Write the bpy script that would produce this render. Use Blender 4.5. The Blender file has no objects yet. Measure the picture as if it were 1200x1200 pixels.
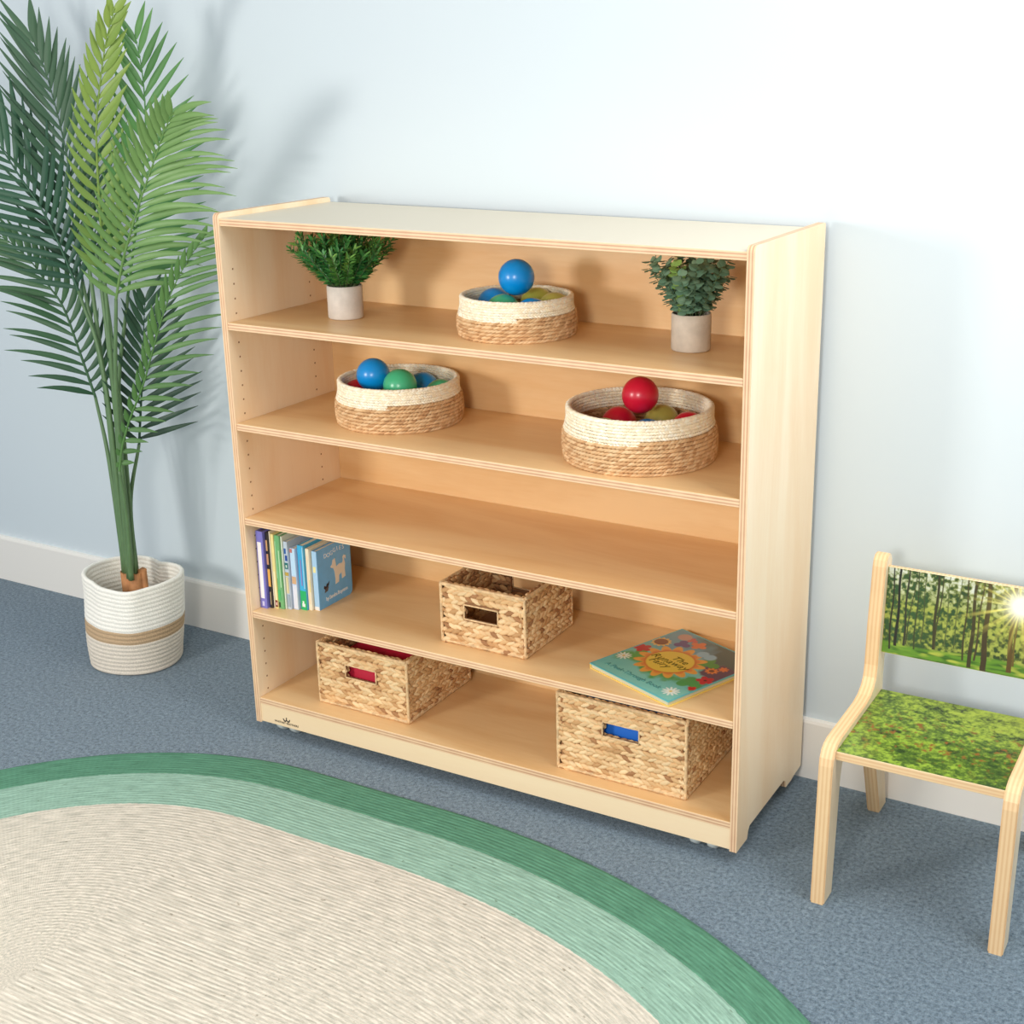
import bpy, bmesh, math, random
import numpy as np
from mathutils import Vector, Matrix
random.seed(7); rng = np.random.default_rng(7)
PI = math.pi
scene = bpy.context.scene
COL = scene.collection

# ------------------------------------------------------------------ camera
YAW, PITCH, ROLL, FPX, CXP, CYP = 0.4901, -0.3065, -0.0068, 1589.08, 684.65, 567.35
CAM = Vector((2.0542, -2.1912, 1.5307))
fw = Vector((-math.sin(YAW)*math.cos(PITCH), math.cos(YAW)*math.cos(PITCH), math.sin(PITCH)))
rt = Vector((math.cos(YAW), math.sin(YAW), 0)); up = rt.cross(fw)
r2 = rt*math.cos(ROLL)+up*math.sin(ROLL); u2 = -rt*math.sin(ROLL)+up*math.cos(ROLL)
cd = bpy.data.cameras.new('camera'); cam = bpy.data.objects.new('camera', cd); COL.objects.link(cam)
cam.matrix_world = Matrix(((r2.x, u2.x, -fw.x, CAM.x), (r2.y, u2.y, -fw.y, CAM.y), (r2.z, u2.z, -fw.z, CAM.z), (0, 0, 0, 1)))
cd.sensor_width = 36; cd.lens = FPX/1200*36
cd.shift_x = (600-CXP)/1200; cd.shift_y = (CYP-600)/1200
cd.clip_start = .05; scene.camera = cam

def at(px, py, x=None, y=None, z=None):
    """the point of a plane of the room that the photograph shows at a pixel"""
    d = fw+r2*((px-CXP)/FPX)-u2*((py-CYP)/FPX)
    t = (z-CAM.z)/d.z if z is not None else ((y-CAM.y)/d.y if y is not None else (x-CAM.x)/d.x)
    return CAM+d*t

# ------------------------------------------------------------------ materials
def lin(c):
    return tuple(((v/255)/12.92 if v/255 <= .04045 else ((v/255+.055)/1.055)**2.4) for v in c)+(1,)

class NT:
    def __init__(s, name):
        s.m = bpy.data.materials.new(name); s.m.use_nodes = True
        s.t = s.m.node_tree; s.b = s.t.nodes['Principled BSDF']
    def n(s, kind, **kw):
        nd = s.t.nodes.new(kind)
        for k, v in kw.items():
            if k in nd.inputs: nd.inputs[k].default_value = v
            else: setattr(nd, k, v)
        return nd
    def l(s, a, b): s.t.links.new(a, b)

def mat(name, rgb, rough=.5, spec=.5, var=0, scale=30, bump=0, bscale=None, **kw):
    k = NT(name); b = k.b
    b.inputs['Roughness'].default_value = rough; b.inputs['Specular IOR Level'].default_value = spec
    c = lin(rgb); b.inputs['Base Color'].default_value = c
    for a, v in kw.items(): b.inputs[a].default_value = v
    tc = k.n('ShaderNodeTexCoord')
    if var:
        no = k.n('ShaderNodeTexNoise', Scale=scale, Detail=4.0); k.l(tc.outputs['Object'], no.inputs['Vector'])
        r = k.n('ShaderNodeValToRGB'); k.l(no.outputs['Fac'], r.inputs[0])
        r.color_ramp.elements[0].position = .3; r.color_ramp.elements[1].position = .7
        r.color_ramp.elements[0].color = tuple(v*(1-var) for v in c[:3])+(1,)
        r.color_ramp.elements[1].color = tuple(min(1, v*(1+var)) for v in c[:3])+(1,)
        k.l(r.outputs[0], b.inputs['Base Color'])
    if bump:
        n2 = k.n('ShaderNodeTexNoise', Scale=bscale or scale, Detail=6.0); k.l(tc.outputs['Object'], n2.inputs['Vector'])
        bp = k.n('ShaderNodeBump', Strength=bump, Distance=.003); k.l(n2.outputs['Fac'], bp.inputs['Height']); k.l(bp.outputs[0], b.inputs['Normal'])
    return k.m

def wood(name, c1, c2, axis, rough=.38, gscale=6.0, coat=0.0):
    """pale maple or birch veneer, grain running along the given axis"""
    k = NT(name); tc = k.n('ShaderNodeTexCoord'); oi = k.n('ShaderNodeObjectInfo')
    ad = k.n('ShaderNodeVectorMath', operation='ADD')
    sc = k.n('ShaderNodeVectorMath', operation='SCALE'); sc.inputs['Scale'].default_value = 17.0
    cb = k.n('ShaderNodeCombineXYZ')
    for i in range(3): k.l(oi.outputs['Random'], cb.inputs[i])
    k.l(cb.outputs[0], sc.inputs[0]); k.l(tc.outputs['Object'], ad.inputs[0]); k.l(sc.outputs[0], ad.inputs[1])
    mp = k.n('ShaderNodeMapping'); s = [1.0, 1.0, 1.0]; s['xyz'.index(axis)] = .13
    mp.inputs['Scale'].default_value = s; k.l(ad.outputs[0], mp.inputs['Vector'])
    n1 = k.n('ShaderNodeTexNoise', Scale=gscale*.8, Detail=2.5, Distortion=2.2); k.l(mp.outputs[0], n1.inputs['Vector'])
    n2 = k.n('ShaderNodeTexNoise', Scale=150.0, Detail=2.0); k.l(mp.outputs[0], n2.inputs['Vector'])
    mx = k.n('ShaderNodeMath', operation='MULTIPLY_ADD'); mx.inputs[1].default_value = .16
    k.l(n2.outputs['Fac'], mx.inputs[0]); 
    m2 = k.n('ShaderNodeMath', operation='MULTIPLY'); m2.inputs[1].default_value = .84
    k.l(n1.outputs['Fac'], m2.inputs[0]); k.l(m2.outputs[0], mx.inputs[2])
    r = k.n('ShaderNodeValToRGB'); k.l(mx.outputs[0], r.inputs[0])
    r.color_ramp.elements[0].position = .36; r.color_ramp.elements[1].position = .62
    r.color_ramp.elements[0].color = lin(c1); r.color_ramp.elements[1].color = lin(c2)
    k.l(r.outputs[0], k.b.inputs['Base Color'])
    k.b.inputs['Roughness'].default_value = rough
    k.b.inputs['Coat Weight'].default_value = coat; k.b.inputs['Coat Roughness'].default_value = .25
    return k.m

def ply(name, axis, t, c1=(238, 205, 165), c2=(196, 148, 118), n=4.5):
    """edge of plywood: thin layers across the thickness"""
    k = NT(name); tc = k.n('ShaderNodeTexCoord'); sp = k.n('ShaderNodeSeparateXYZ'); k.l(tc.outputs['Object'], sp.inputs[0])
    m = k.n('ShaderNodeMath', operation='MULTIPLY'); m.inputs[1].default_value = 2*PI*n/t
    k.l(sp.outputs['xyz'.index(axis)], m.inputs[0])
    s = k.n('ShaderNodeMath', operation='COSINE'); k.l(m.outputs[0], s.inputs[0])
    no = k.n('ShaderNodeTexNoise', Scale=25.0, Detail=3.0); k.l(tc.outputs['Object'], no.inputs['Vector'])
    a = k.n('ShaderNodeMath', operation='MULTIPLY_ADD'); a.inputs[1].default_value = .5; k.l(s.outputs[0], a.inputs[0]); k.l(no.outputs['Fac'], a.inputs[2])
    r = k.n('ShaderNodeValToRGB'); k.l(a.outputs[0], r.inputs[0])
    r.color_ramp.elements[0].position = .1; r.color_ramp.elements[1].position = .75
    r.color_ramp.elements[0].color = lin(c2); r.color_ramp.elements[1].color = lin(c1)
    k.l(r.outputs[0], k.b.inputs['Base Color']); k.b.inputs['Roughness'].default_value = .5
    return k.m

def attr_mat(name, rough=.7, spec=.3, coat=0, bump=0, bscale=400):
    k = NT(name); a = k.n('ShaderNodeAttribute', attribute_name='Col'); k.l(a.outputs['Color'], k.b.inputs['Base Color'])
    k.b.inputs['Roughness'].default_value = rough; k.b.inputs['Specular IOR Level'].default_value = spec
    k.b.inputs['Coat Weight'].default_value = coat; k.b.inputs['Coat Roughness'].default_value = .15
    if bump:
        tc = k.n('ShaderNodeTexCoord'); n2 = k.n('ShaderNodeTexNoise', Scale=bscale, Detail=3.0); k.l(tc.outputs['Object'], n2.inputs['Vector'])
        bp = k.n('ShaderNodeBump', Strength=bump, Distance=.001); k.l(n2.outputs['Fac'], bp.inputs['Height']); k.l(bp.outputs[0], k.b.inputs['Normal'])
    return k.m

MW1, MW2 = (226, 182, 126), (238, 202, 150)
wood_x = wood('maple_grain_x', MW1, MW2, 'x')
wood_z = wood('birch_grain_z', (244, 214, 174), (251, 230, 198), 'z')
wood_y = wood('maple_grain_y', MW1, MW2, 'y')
wood_kick = wood('pale_maple', (244, 216, 174), (248, 224, 186), 'x', gscale=3)
chair_wood = wood('chair_birch', (234, 206, 164), (250, 230, 196), 'z')
ply_z = ply('ply_edge_z', 'z', .016, n=2.5, c2=(206, 160, 126)); ply_x = ply('ply_edge_x', 'x', .015, n=2.5, c2=(206, 160, 126)); ply_y = ply('ply_edge_y', 'y', .012)
ply_chair = ply('ply_edge_chair', 'x', .027, (238, 205, 158), (228, 188, 140), 3.5)
ply_seat = ply('ply_edge_seat', 'z', .017, (238, 205, 158), (230, 190, 144), 2.5)
laminate = mat('cream_laminate', (226, 215, 192), .42)
straw_mat = attr_mat('straw_strands', .75, .25, bump=.5)
print_mat = attr_mat('printed_surface', .35, .5, coat=.2)
cover_mat = attr_mat('printed_book_cover', .3, .5, coat=.3)
leaf_mat = attr_mat('leaf_surface', .42, .5)
peg_hole_shade = mat('peg_hole_shade', (150, 108, 74), .9)

# ------------------------------------------------------------------ object helpers
def link(name, me, parent=None, m=None, loc=None):
    o = bpy.data.objects.new(name, me); COL.objects.link(o)
    for x in (m if isinstance(m, (list, tuple)) else [m] if m else []): me.materials.append(x)
    if parent: o.parent = parent
    if loc is not None: o.location = loc
    return o
def tag(o, label, cat, group=None):
    o['label'] = label; o['category'] = cat
    if group: o['group'] = group
    return o
def empty(name, loc, label, cat, group=None, rz=0):
    o = bpy.data.objects.new(name, None); COL.objects.link(o); o.location = loc; o.rotation_euler = (0, 0, rz)
    o.empty_display_size = .05
    return tag(o, label, cat, group)
def mesh_np(name, V, F, col=None, smooth=True, mi=None):
    me = bpy.data.meshes.new(name)
    V = np.asarray(V, dtype=np.float32); F = np.asarray(F, dtype=np.int32)
    me.vertices.add(len(V)); me.vertices.foreach_set('co', V.ravel())
    k = F.shape[1]; me.loops.add(F.size); me.loops.foreach_set('vertex_index', F.ravel())
    me.polygons.add(len(F)); me.polygons.foreach_set('loop_start', np.arange(0, F.size, k, dtype=np.int32))
    try: me.polygons.foreach_set('loop_total', np.full(len(F), k, dtype=np.int32))
    except Exception: pass
    if smooth: me.polygons.foreach_set('use_smooth', np.ones(len(F), dtype=bool))
    if mi is not None: me.polygons.foreach_set('material_index', np.asarray(mi, dtype=np.int32))
    me.update(calc_edges=True); me.validate()
    if col is not None:
        a = me.color_attributes.new('Col', 'FLOAT_COLOR', 'POINT')
        c = np.ones((len(V), 4), dtype=np.float32); c[:, :3] = col; a.data.foreach_set('color', c.ravel())
    return me
def srgb(c):
    c = np.asarray(c, dtype=float)/255
    return np.where(c <= .04045, c/12.92, ((c+.055)/1.055)**2.4)
def bm_mesh(bm, name, smooth=False):
    me = bpy.data.meshes.new(name); bm.normal_update(); bm.to_mesh(me); bm.free()
    if smooth:
        for p in me.polygons: p.use_smooth = True
    return me
def box_bm(x0, y0, z0, x1, y1, z1, bev=0, seg=2, bm=None):
    b = bmesh.new()
    r = bmesh.ops.create_cube(b, size=1)
    bmesh.ops.scale(b, vec=(x1-x0, y1-y0, z1-z0), verts=b.verts)
    bmesh.ops.translate(b, vec=((x0+x1)/2, (y0+y1)/2, (z0+z1)/2), verts=b.verts)
    if bev: bmesh.ops.bevel(b, geom=list(b.edges), offset=bev, segments=seg, affect='EDGES', profile=.5)
    if bm is None: return b
    me = bpy.data.meshes.new('t'); b.to_mesh(me); b.free(); bm.from_mesh(me); bpy.data.meshes.remove(me)
    return bm
def panel(name, x0, y0, z0, x1, y1, z1, face, edge, axis, parent, bev=.0012):
    """a board of sheet material: veneer on its faces, layered edge elsewhere; origin at its centre"""
    cx, cy, cz = (x0+x1)/2, (y0+y1)/2, (z0+z1)/2
    b = box_bm(x0-cx, y0-cy, z0-cz, x1-cx, y1-cy, z1-cz, bev)
    a = 'xyz'.index(axis); b.normal_update()
    for f in b.faces: f.material_index = 0 if abs(f.normal[a]) > .8 else 1
    return link(name, bm_mesh(b, name), parent, [face, edge], (cx, cy, cz))
def extrude_poly(pts, lo, hi, plane='yz', bev=0):
    """closed outline given in a plane, extruded between lo and hi on the remaining axis"""
    b = bmesh.new()
    def P(p, w): return {'yz': (w, p[0], p[1]), 'xz': (p[0], w, p[1]), 'xy': (p[0], p[1], w)}[plane]
    va = [b.verts.new(P(p, lo)) for p in pts]; vb = [b.verts.new(P(p, hi)) for p in pts]
    b.faces.new(va); b.faces.new(vb[::-1]); n = len(pts)
    for i in range(n): b.faces.new((va[i], vb[i], vb[(i+1) % n], va[(i+1) % n]))
    bmesh.ops.recalc_face_normals(b, faces=b.faces)
    if bev:
        e = [x for x in b.edges if abs(sum((1 if f.calc_center_median()['yz xz xy'.split().index(plane)] in (lo, hi) else 0) for f in x.link_faces)-1) < .5]
        cap = [x for x in b.edges if any(len(f.verts) == n for f in x.link_faces)]
        bmesh.ops.bevel(b, geom=cap, offset=bev, segments=2, affect='EDGES')
    return b
def text_mesh(s, size, ext=.0003, align='CENTER', shear=0, spacing=1, bold=0):
    c = bpy.data.curves.new('txt', 'FONT'); c.body = s; c.size = size; c.extrude = ext; c.align_x = align; c.align_y = 'CENTER'
    c.shear = shear; c.space_character = spacing; c.offset = bold; c.resolution_u = 3
    o = bpy.data.objects.new('txt', c); COL.objects.link(o)
    bpy.context.view_layer.update()
    me = bpy.data.meshes.new_from_object(o.evaluated_get(bpy.context.evaluated_depsgraph_get()))
    bpy.data.objects.remove(o); bpy.data.curves.remove(c)
    return me
def basis(o, X, Y, P):
    """place an object so that its x and y axes follow X and Y (parent space)"""
    X = Vector(X).normalized(); Y = Vector(Y).normalized(); Z = X.cross(Y).normalized()
    o.matrix_local = Matrix(((X.x, Y.x, Z.x, P[0]), (X.y, Y.y, Z.y, P[1]), (X.z, Y.z, Z.z, P[2]), (0, 0, 0, 1)))

# small woven lobes: pointed ellipsoids, all in numpy
def lobe_template(nr=5, ns=6):
    V = [(-1, 0, 0)]
    for i in range(1, nr):
        t = -1+2*i/nr; r = (1-abs(t)**2.2)**.7
        for j in range(ns):
            a = 2*PI*j/ns; V.append((t, r*math.cos(a), r*math.sin(a)))
    V.append((1, 0, 0)); F = []
    for j in range(ns): F.append((0, 1+(j+1) % ns, 1+j, 1+j))
    for i in range(nr-2):
        for j in range(ns):
            a = 1+i*ns; F.append((a+j, a+(j+1) % ns, a+ns+(j+1) % ns, a+ns+j))
    e = len(V)-1; a = 1+(nr-2)*ns
    for j in range(ns): F.append((a+j, a+(j+1) % ns, e, e))
    return np.array(V, dtype=float), F
def lobes(C, U, W, N, size, col, nr=5, ns=6, jit=.12):
    """C centres, U long axis, W width axis, N outward, size (len, wid, thick) halves; col per lobe"""
    T, F = lobe_template(nr, ns); n = len(C)
    C, U, W, N = map(np.asarray, (C, U, W, N)); S = np.asarray(size, dtype=float)
    if S.ndim == 1: S = np.tile(S, (n, 1))
    S = S*(1+jit*(rng.random((n, 3))-.5)*2)
    V = C[:, None, :]+T[None, :, 0:1]*(U*S[:, 0:1])[:, None, :]+T[None, :, 1:2]*(W*S[:, 1:2])[:, None, :]+T[None, :, 2:3]*(N*S[:, 2:3])[:, None, :]
    k = len(T); V = V.reshape(-1, 3)
    quads = []
    for f in F: quads.append(f)
    Fq = np.array([f for f in quads if f[2] != f[3]]); Ft = np.array([f[:3] for f in quads if f[2] == f[3]])
    off = (np.arange(n)*k)[:, None, None]
    cols = np.repeat(np.asarray(col), k, axis=0)
    return V, (Fq[None]+off).reshape(-1, 4), (Ft[None]+off).reshape(-1, 3), cols
def lobe_object(name, parts, parent, m):
    """join several lobe sets (V, quads, tris, cols) into one mesh"""
    Vs, Q, T, Cc, o = [], [], [], [], 0
    for V, q, t, c in parts:
        Vs.append(V); Q.append(q+o); T.append(t+o); Cc.append(c); o += len(V)
    V = np.concatenate(Vs); Q = np.concatenate(Q); T = np.concatenate(T); Cc = np.concatenate(Cc)
    me = bpy.data.meshes.new(name); me.vertices.add(len(V)); me.vertices.foreach_set('co', V.astype(np.float32).ravel())
    li = np.concatenate([Q.ravel(), T.ravel()]).astype(np.int32); me.loops.add(len(li)); me.loops.foreach_set('vertex_index', li)
    st = np.concatenate([np.arange(len(Q))*4, len(Q)*4+np.arange(len(T))*3]).astype(np.int32)
    me.polygons.add(len(st)); me.polygons.foreach_set('loop_start', st)
    try: me.polygons.foreach_set('loop_total', np.concatenate([np.full(len(Q), 4), np.full(len(T), 3)]).astype(np.int32))
    except Exception: pass
    me.polygons.foreach_set('use_smooth', np.ones(len(st), dtype=bool)); me.update(calc_edges=True)
    a = me.color_attributes.new('Col', 'FLOAT_COLOR', 'POINT'); c4 = np.ones((len(V), 4), dtype=np.float32); c4[:, :3] = Cc
    a.data.foreach_set('color', c4.ravel())
    return link(name, me, parent, m)
def palette(n, cols, wts):
    idx = rng.choice(len(cols), size=n, p=np.array(wts)/sum(wts)); c = srgb(np.array(cols))[idx]
    return c*(1+.16*(rng.random((n, 1))-.5))
def tube(bm, pts, rads, ns=8, mi=0):
    """a tapered tube through points"""
    rings = []; pts = [Vector(p) for p in pts]
    for i, p in enumerate(pts):
        t = (pts[min(i+1, len(pts)-1)]-pts[max(i-1, 0)]).normalized()
        a = t.cross(Vector((0, 1, .13))).normalized(); b2 = t.cross(a)
        r = rads[i] if isinstance(rads, (list, tuple)) else rads
        rings.append([bm.verts.new(p+a*math.cos(2*PI*j/ns)*r+b2*math.sin(2*PI*j/ns)*r) for j in range(ns)])
    for A, B in zip(rings, rings[1:]):
        for j in range(ns):
            f = bm.faces.new((A[j], A[(j+1) % ns], B[(j+1) % ns], B[j])); f.smooth = True; f.material_index = mi
    bm.faces.new(rings[0][::-1]); bm.faces.new(rings[-1])
def catmull(P, n=8):
    P = [Vector(p) for p in P]; Q = [P[0]*2-P[1]]+P+[P[-1]*2-P[-2]]; out = []
    for i in range(1, len(Q)-2):
        for j in range(n):
            t = j/n; a, b, c, d = Q[i-1:i+3]
            out.append(.5*((2*b)+(c-a)*t+(2*a-5*b+4*c-d)*t*t+(3*b-a-3*c+d)*t**3))
    return out+[P[-1]]
def lathe(profile, n=64):
    """closed of revolution: list of (r, z)"""
    b = bmesh.new(); rings = []
    for r, z in profile:
        if r < 1e-6: rings.append([b.verts.new((0, 0, z))])
        else: rings.append([b.verts.new((r*math.cos(2*PI*j/n), r*math.sin(2*PI*j/n), z)) for j in range(n)])
    for A, B in zip(rings, rings[1:]):
        for j in range(n):
            k = (j+1) % n
            vs = [A[j % len(A)], A[k % len(A)], B[k % len(B)], B[j % len(B)]]
            u = list(dict.fromkeys(vs))
            if len(u) > 2: b.faces.new(u).smooth = True
    bmesh.ops.recalc_face_normals(b, faces=b.faces)
    return b

# ------------------------------------------------------------------ the room
YW, HB = .3967, .138
wt = math.atan(-.0071)
def struct(o): o['kind'] = 'structure'; return o
k = NT('pale_blue_wall_paint')
tc = k.n('ShaderNodeTexCoord'); n1 = k.n('ShaderNodeTexNoise', Scale=260.0, Detail=3.0); k.l(tc.outputs['Object'], n1.inputs['Vector'])
bp = k.n('ShaderNodeBump', Strength=.05, Distance=.001); k.l(n1.outputs['Fac'], bp.inputs['Height']); k.l(bp.outputs[0], k.b.inputs['Normal'])
k.b.inputs['Base Color'].default_value = lin((211, 223, 229)); k.b.inputs['Roughness'].default_value = .6
wall_m = k.m
w = struct(link('wall_back', bm_mesh(box_bm(-3.2, .014, 0, 3.4, .12, 2.7), 'wall'), None, wall_m, (.6, YW, 0))); w.rotation_euler.z = wt
bb = extrude_poly([(0, 0), (.014, 0), (.014, HB+.004), (.006, HB+.004), (.002, HB+.002), (0, HB-.004)], -3.2, 3.4)
w = struct(link('baseboard_back', bm_mesh(bb, 'bb'), None, mat('white_baseboard_paint', (243, 240, 233), .45), (.6, YW, 0))); w.rotation_euler.z = wt
# carpet
k = NT('blue_grey_carpet'); tc = k.n('ShaderNodeTexCoord')
n1 = k.n('ShaderNodeTexNoise', Scale=120.0, Detail=6.0, Roughness=.8); n2 = k.n('ShaderNodeTexNoise', Scale=9.0, Detail=3.0)
n3 = k.n('ShaderNodeTexVoronoi', Scale=420.0)
for n in (n1, n2, n3): k.l(tc.outputs['Object'], n.inputs['Vector'])
r = k.n('ShaderNodeValToRGB'); k.l(n1.outputs['Fac'], r.inputs[0])
r.color_ramp.elements[0].position = .36; r.color_ramp.elements[1].position = .66
r.color_ramp.elements[0].color = lin((64, 86, 102)); r.color_ramp.elements[1].color = lin((146, 167, 182))
mx = k.n('ShaderNodeMix', data_type='RGBA', blend_type='MULTIPLY'); mx.inputs['Factor'].default_value = 1
r2_ = k.n('ShaderNodeValToRGB'); k.l(n2.outputs['Fac'], r2_.inputs[0])
r2_.color_ramp.elements[0].color = (.86, .86, .86, 1); r2_.color_ramp.elements[1].color = (1, 1, 1, 1)
k.l(r.outputs[0], mx.inputs[6]); k.l(r2_.outputs[0], mx.inputs[7]); k.l(mx.outputs[2], k.b.inputs['Base Color'])
ad = k.n('ShaderNodeMath', operation='ADD'); k.l(n1.outputs['Fac'], ad.inputs[0]); k.l(n3.outputs['Distance'], ad.inputs[1])
bp = k.n('ShaderNodeBump', Strength=.6, Distance=.004); k.l(ad.outputs[0], bp.inputs['Height']); k.l(bp.outputs[0], k.b.inputs['Normal'])
k.b.inputs['Roughness'].default_value = .95; k.b.inputs['Specular IOR Level'].default_value = .1
k.b.inputs['Sheen Weight'].default_value = .25
struct(link('floor', bm_mesh(box_bm(-2.6, -3.4, -.05, 4.0, YW+.05, 0), 'floor'), None, k.m))

# ------------------------------------------------------------------ oval braided rug
def rug():
    cy, b = -.892, .800
    P, M = [], []
    def add(p, m): P.append(p); M.append(m)
    n = 70
    for i in range(n+1):                          # left half turn, going bottom -> left -> top
        a = -PI/2-PI*i/n; add((.25+b*math.cos(a), cy+b*math.sin(a)), (.25, cy))
    for i in range(1, 8): x = .25+.35*i/8; add((x, cy+b), (x, cy))
    for i in range(n+1):
        a = PI/2-PI*i/n; A = 1.19
        add((.6+A*math.cos(a), cy+b*math.sin(a)), (.6+(A-b)*math.cos(a), cy))
    for i in range(7, 0, -1): x = .25+.35*i/8; add((x, cy-b), (x, cy))
    P = np.array(P); M = np.array(M); nP = len(P)
    seg = np.linalg.norm(np.roll(P, -1, 0)-P, axis=1); arc = np.concatenate([[0], np.cumsum(seg)[:-1]])
    D = [0, .004, .008]+list(np.arange(.02, .78, .02))+[.8]
    Z = [0.0005, .006, .0085]+[.009]*(len(D)-3)
    V, uv = [], []
    for d, z in zip(D, Z):
        f = d/np.linalg.norm(P-M, axis=1); q = P+(M-P)*f[:, None]
        for j in range(nP): V.append((q[j, 0], q[j, 1], z)); uv.append((arc[j], d))
    F = []
    for i in range(len(D)-1):
        for j in range(nP):
            F.append((i*nP+j, (i+1)*nP+j, (i+1)*nP+(j+1) % nP, i*nP+(j+1) % nP))
    me = mesh_np('rug', V, F)
    ul = me.uv_layers.new(name='UVMap'); tot = arc[-1]+seg[-1]
    for p in me.polygons:
        us = [uv[me.loops[l].vertex_index] for l in p.loop_indices]; hi = max(u[0] for u in us)
        for l, u in zip(p.loop_indices, us): ul.data[l].uv = (tot if (u[0] == 0 and hi > tot/2) else u[0], u[1])
    k = NT('braided_rug_fibre'); u = k.n('ShaderNodeUVMap'); sp = k.n('ShaderNodeSeparateXYZ'); k.l(u.outputs[0], sp.inputs[0])
    wob = k.n('ShaderNodeTexNoise', Scale=60.0, Detail=2.0); k.l(u.outputs[0], wob.inputs['Vector'])
    wa = k.n('ShaderNodeMath', operation='MULTIPLY_ADD'); wa.inputs[1].default_value = .006; k.l(wob.outputs['Fac'], wa.inputs[0]); k.l(sp.outputs[1], wa.inputs[2])
    ramp = k.n('ShaderNodeValToRGB'); ramp.color_ramp.interpolation = 'CONSTANT'
    k.l(wa.outputs[0], ramp.inputs[0]); e = ramp.color_ramp.elements
    e[0].position = 0; e[0].color = lin((92, 142, 116)); e[1].position = .105; e[1].color = lin((150, 184, 166))
    x = e.new(.233); x.color = lin((214, 205, 190))
    # streaks along the braid
    mp = k.n('ShaderNodeMapping'); mp.inputs['Scale'].default_value = (16, 190, 1); k.l(u.outputs[0], mp.inputs['Vector'])
    st = k.n('ShaderNodeTexNoise', Scale=1.0, Detail=5.0, Roughness=.75); k.l(mp.outputs[0], st.inputs['Vector'])
    r1 = k.n('ShaderNodeValToRGB'); k.l(st.outputs['Fac'], r1.inputs[0]); r1.color_ramp.elements[0].position = .28; r1.color_ramp.elements[1].position = .72
    r1.color_ramp.elements[0].color = (.55, .58, .56, 1); r1.color_ramp.elements[1].color = (1.35, 1.35, 1.35, 1)
    mx = k.n('ShaderNodeMix', data_type='RGBA', blend_type='MULTIPLY'); mx.inputs['Factor'].default_value = 1
    k.l(ramp.outputs[0], mx.inputs[6]); k.l(r1.outputs[0], mx.inputs[7])
    # flecks
    mp2 = k.n('ShaderNodeMapping'); mp2.inputs['Scale'].default_value = (45, 95, 1); k.l(u.outputs[0], mp2.inputs['Vector'])
    fn = k.n('ShaderNodeTexNoise', Scale=1.0, Detail=2.0); k.l(mp2.outputs[0], fn.inputs['Vector'])
    r2 = k.n('ShaderNodeValToRGB'); k.l(fn.outputs['Fac'], r2.inputs[0]); r2.color_ramp.elements[0].position = .69; r2.color_ramp.elements[1].position = .75
    m3 = k.n('ShaderNodeMix', data_type='RGBA'); k.l(r2.outputs[0], m3.inputs['Factor']); k.l(mx.outputs[2], m3.inputs[6])
    dk = k.n('ShaderNodeMix', data_type='RGBA', blend_type='MULTIPLY'); dk.inputs['Factor'].default_value = .75; k.l(mx.outputs[2], dk.inputs[6]); dk.inputs[7].default_value = (.45, .42, .36, 1)
    k.l(dk.outputs[2], m3.inputs[7]); k.l(m3.outputs[2], k.b.inputs['Base Color'])
    # ridges: one every 9 mm, little stitches along them
    a = k.n('ShaderNodeMath', operation='MULTIPLY'); a.inputs[1].default_value = 2*PI/.0095; k.l(sp.outputs[1], a.inputs[0])
    s = k.n('ShaderNodeMath', operation='SINE'); k.l(a.outputs[0], s.inputs[0])
    a2 = k.n('ShaderNodeMath', operation='MULTIPLY'); a2.inputs[1].default_value = 2*PI/.012; k.l(sp.outputs[0], a2.inputs[0])
    s2 = k.n('ShaderNodeMath', operation='SINE'); k.l(a2.outputs[0], s2.inputs[0])
    s3 = k.n('ShaderNodeMath', operation='MULTIPLY'); k.l(s2.outputs[0], s3.inputs[0]); s3.inputs[1].default_value = .35
    a3 = k.n('ShaderNodeMath', operation='ADD'); k.l(s.outputs[0], a3.inputs[0]); k.l(s3.outputs[0], a3.inputs[1])
    a4 = k.n('ShaderNodeMath', operation='ADD'); k.l(a3.outputs[0], a4.inputs[0]); k.l(st.outputs['Fac'], a4.inputs[1])
    bp = k.n('ShaderNodeBump', Strength=.30, Distance=.0022); k.l(a4.outputs[0], bp.inputs['Height']); k.l(bp.outputs[0], k.b.inputs['Normal'])
    k.b.inputs['Roughness'].default_value = .9; k.b.inputs['Specular IOR Level'].default_value = .15
    tag(link('oval_rug', me, None, k.m), 'oval braided rug with cream centre and two green border bands on carpet', 'rug')
rug()

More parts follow.
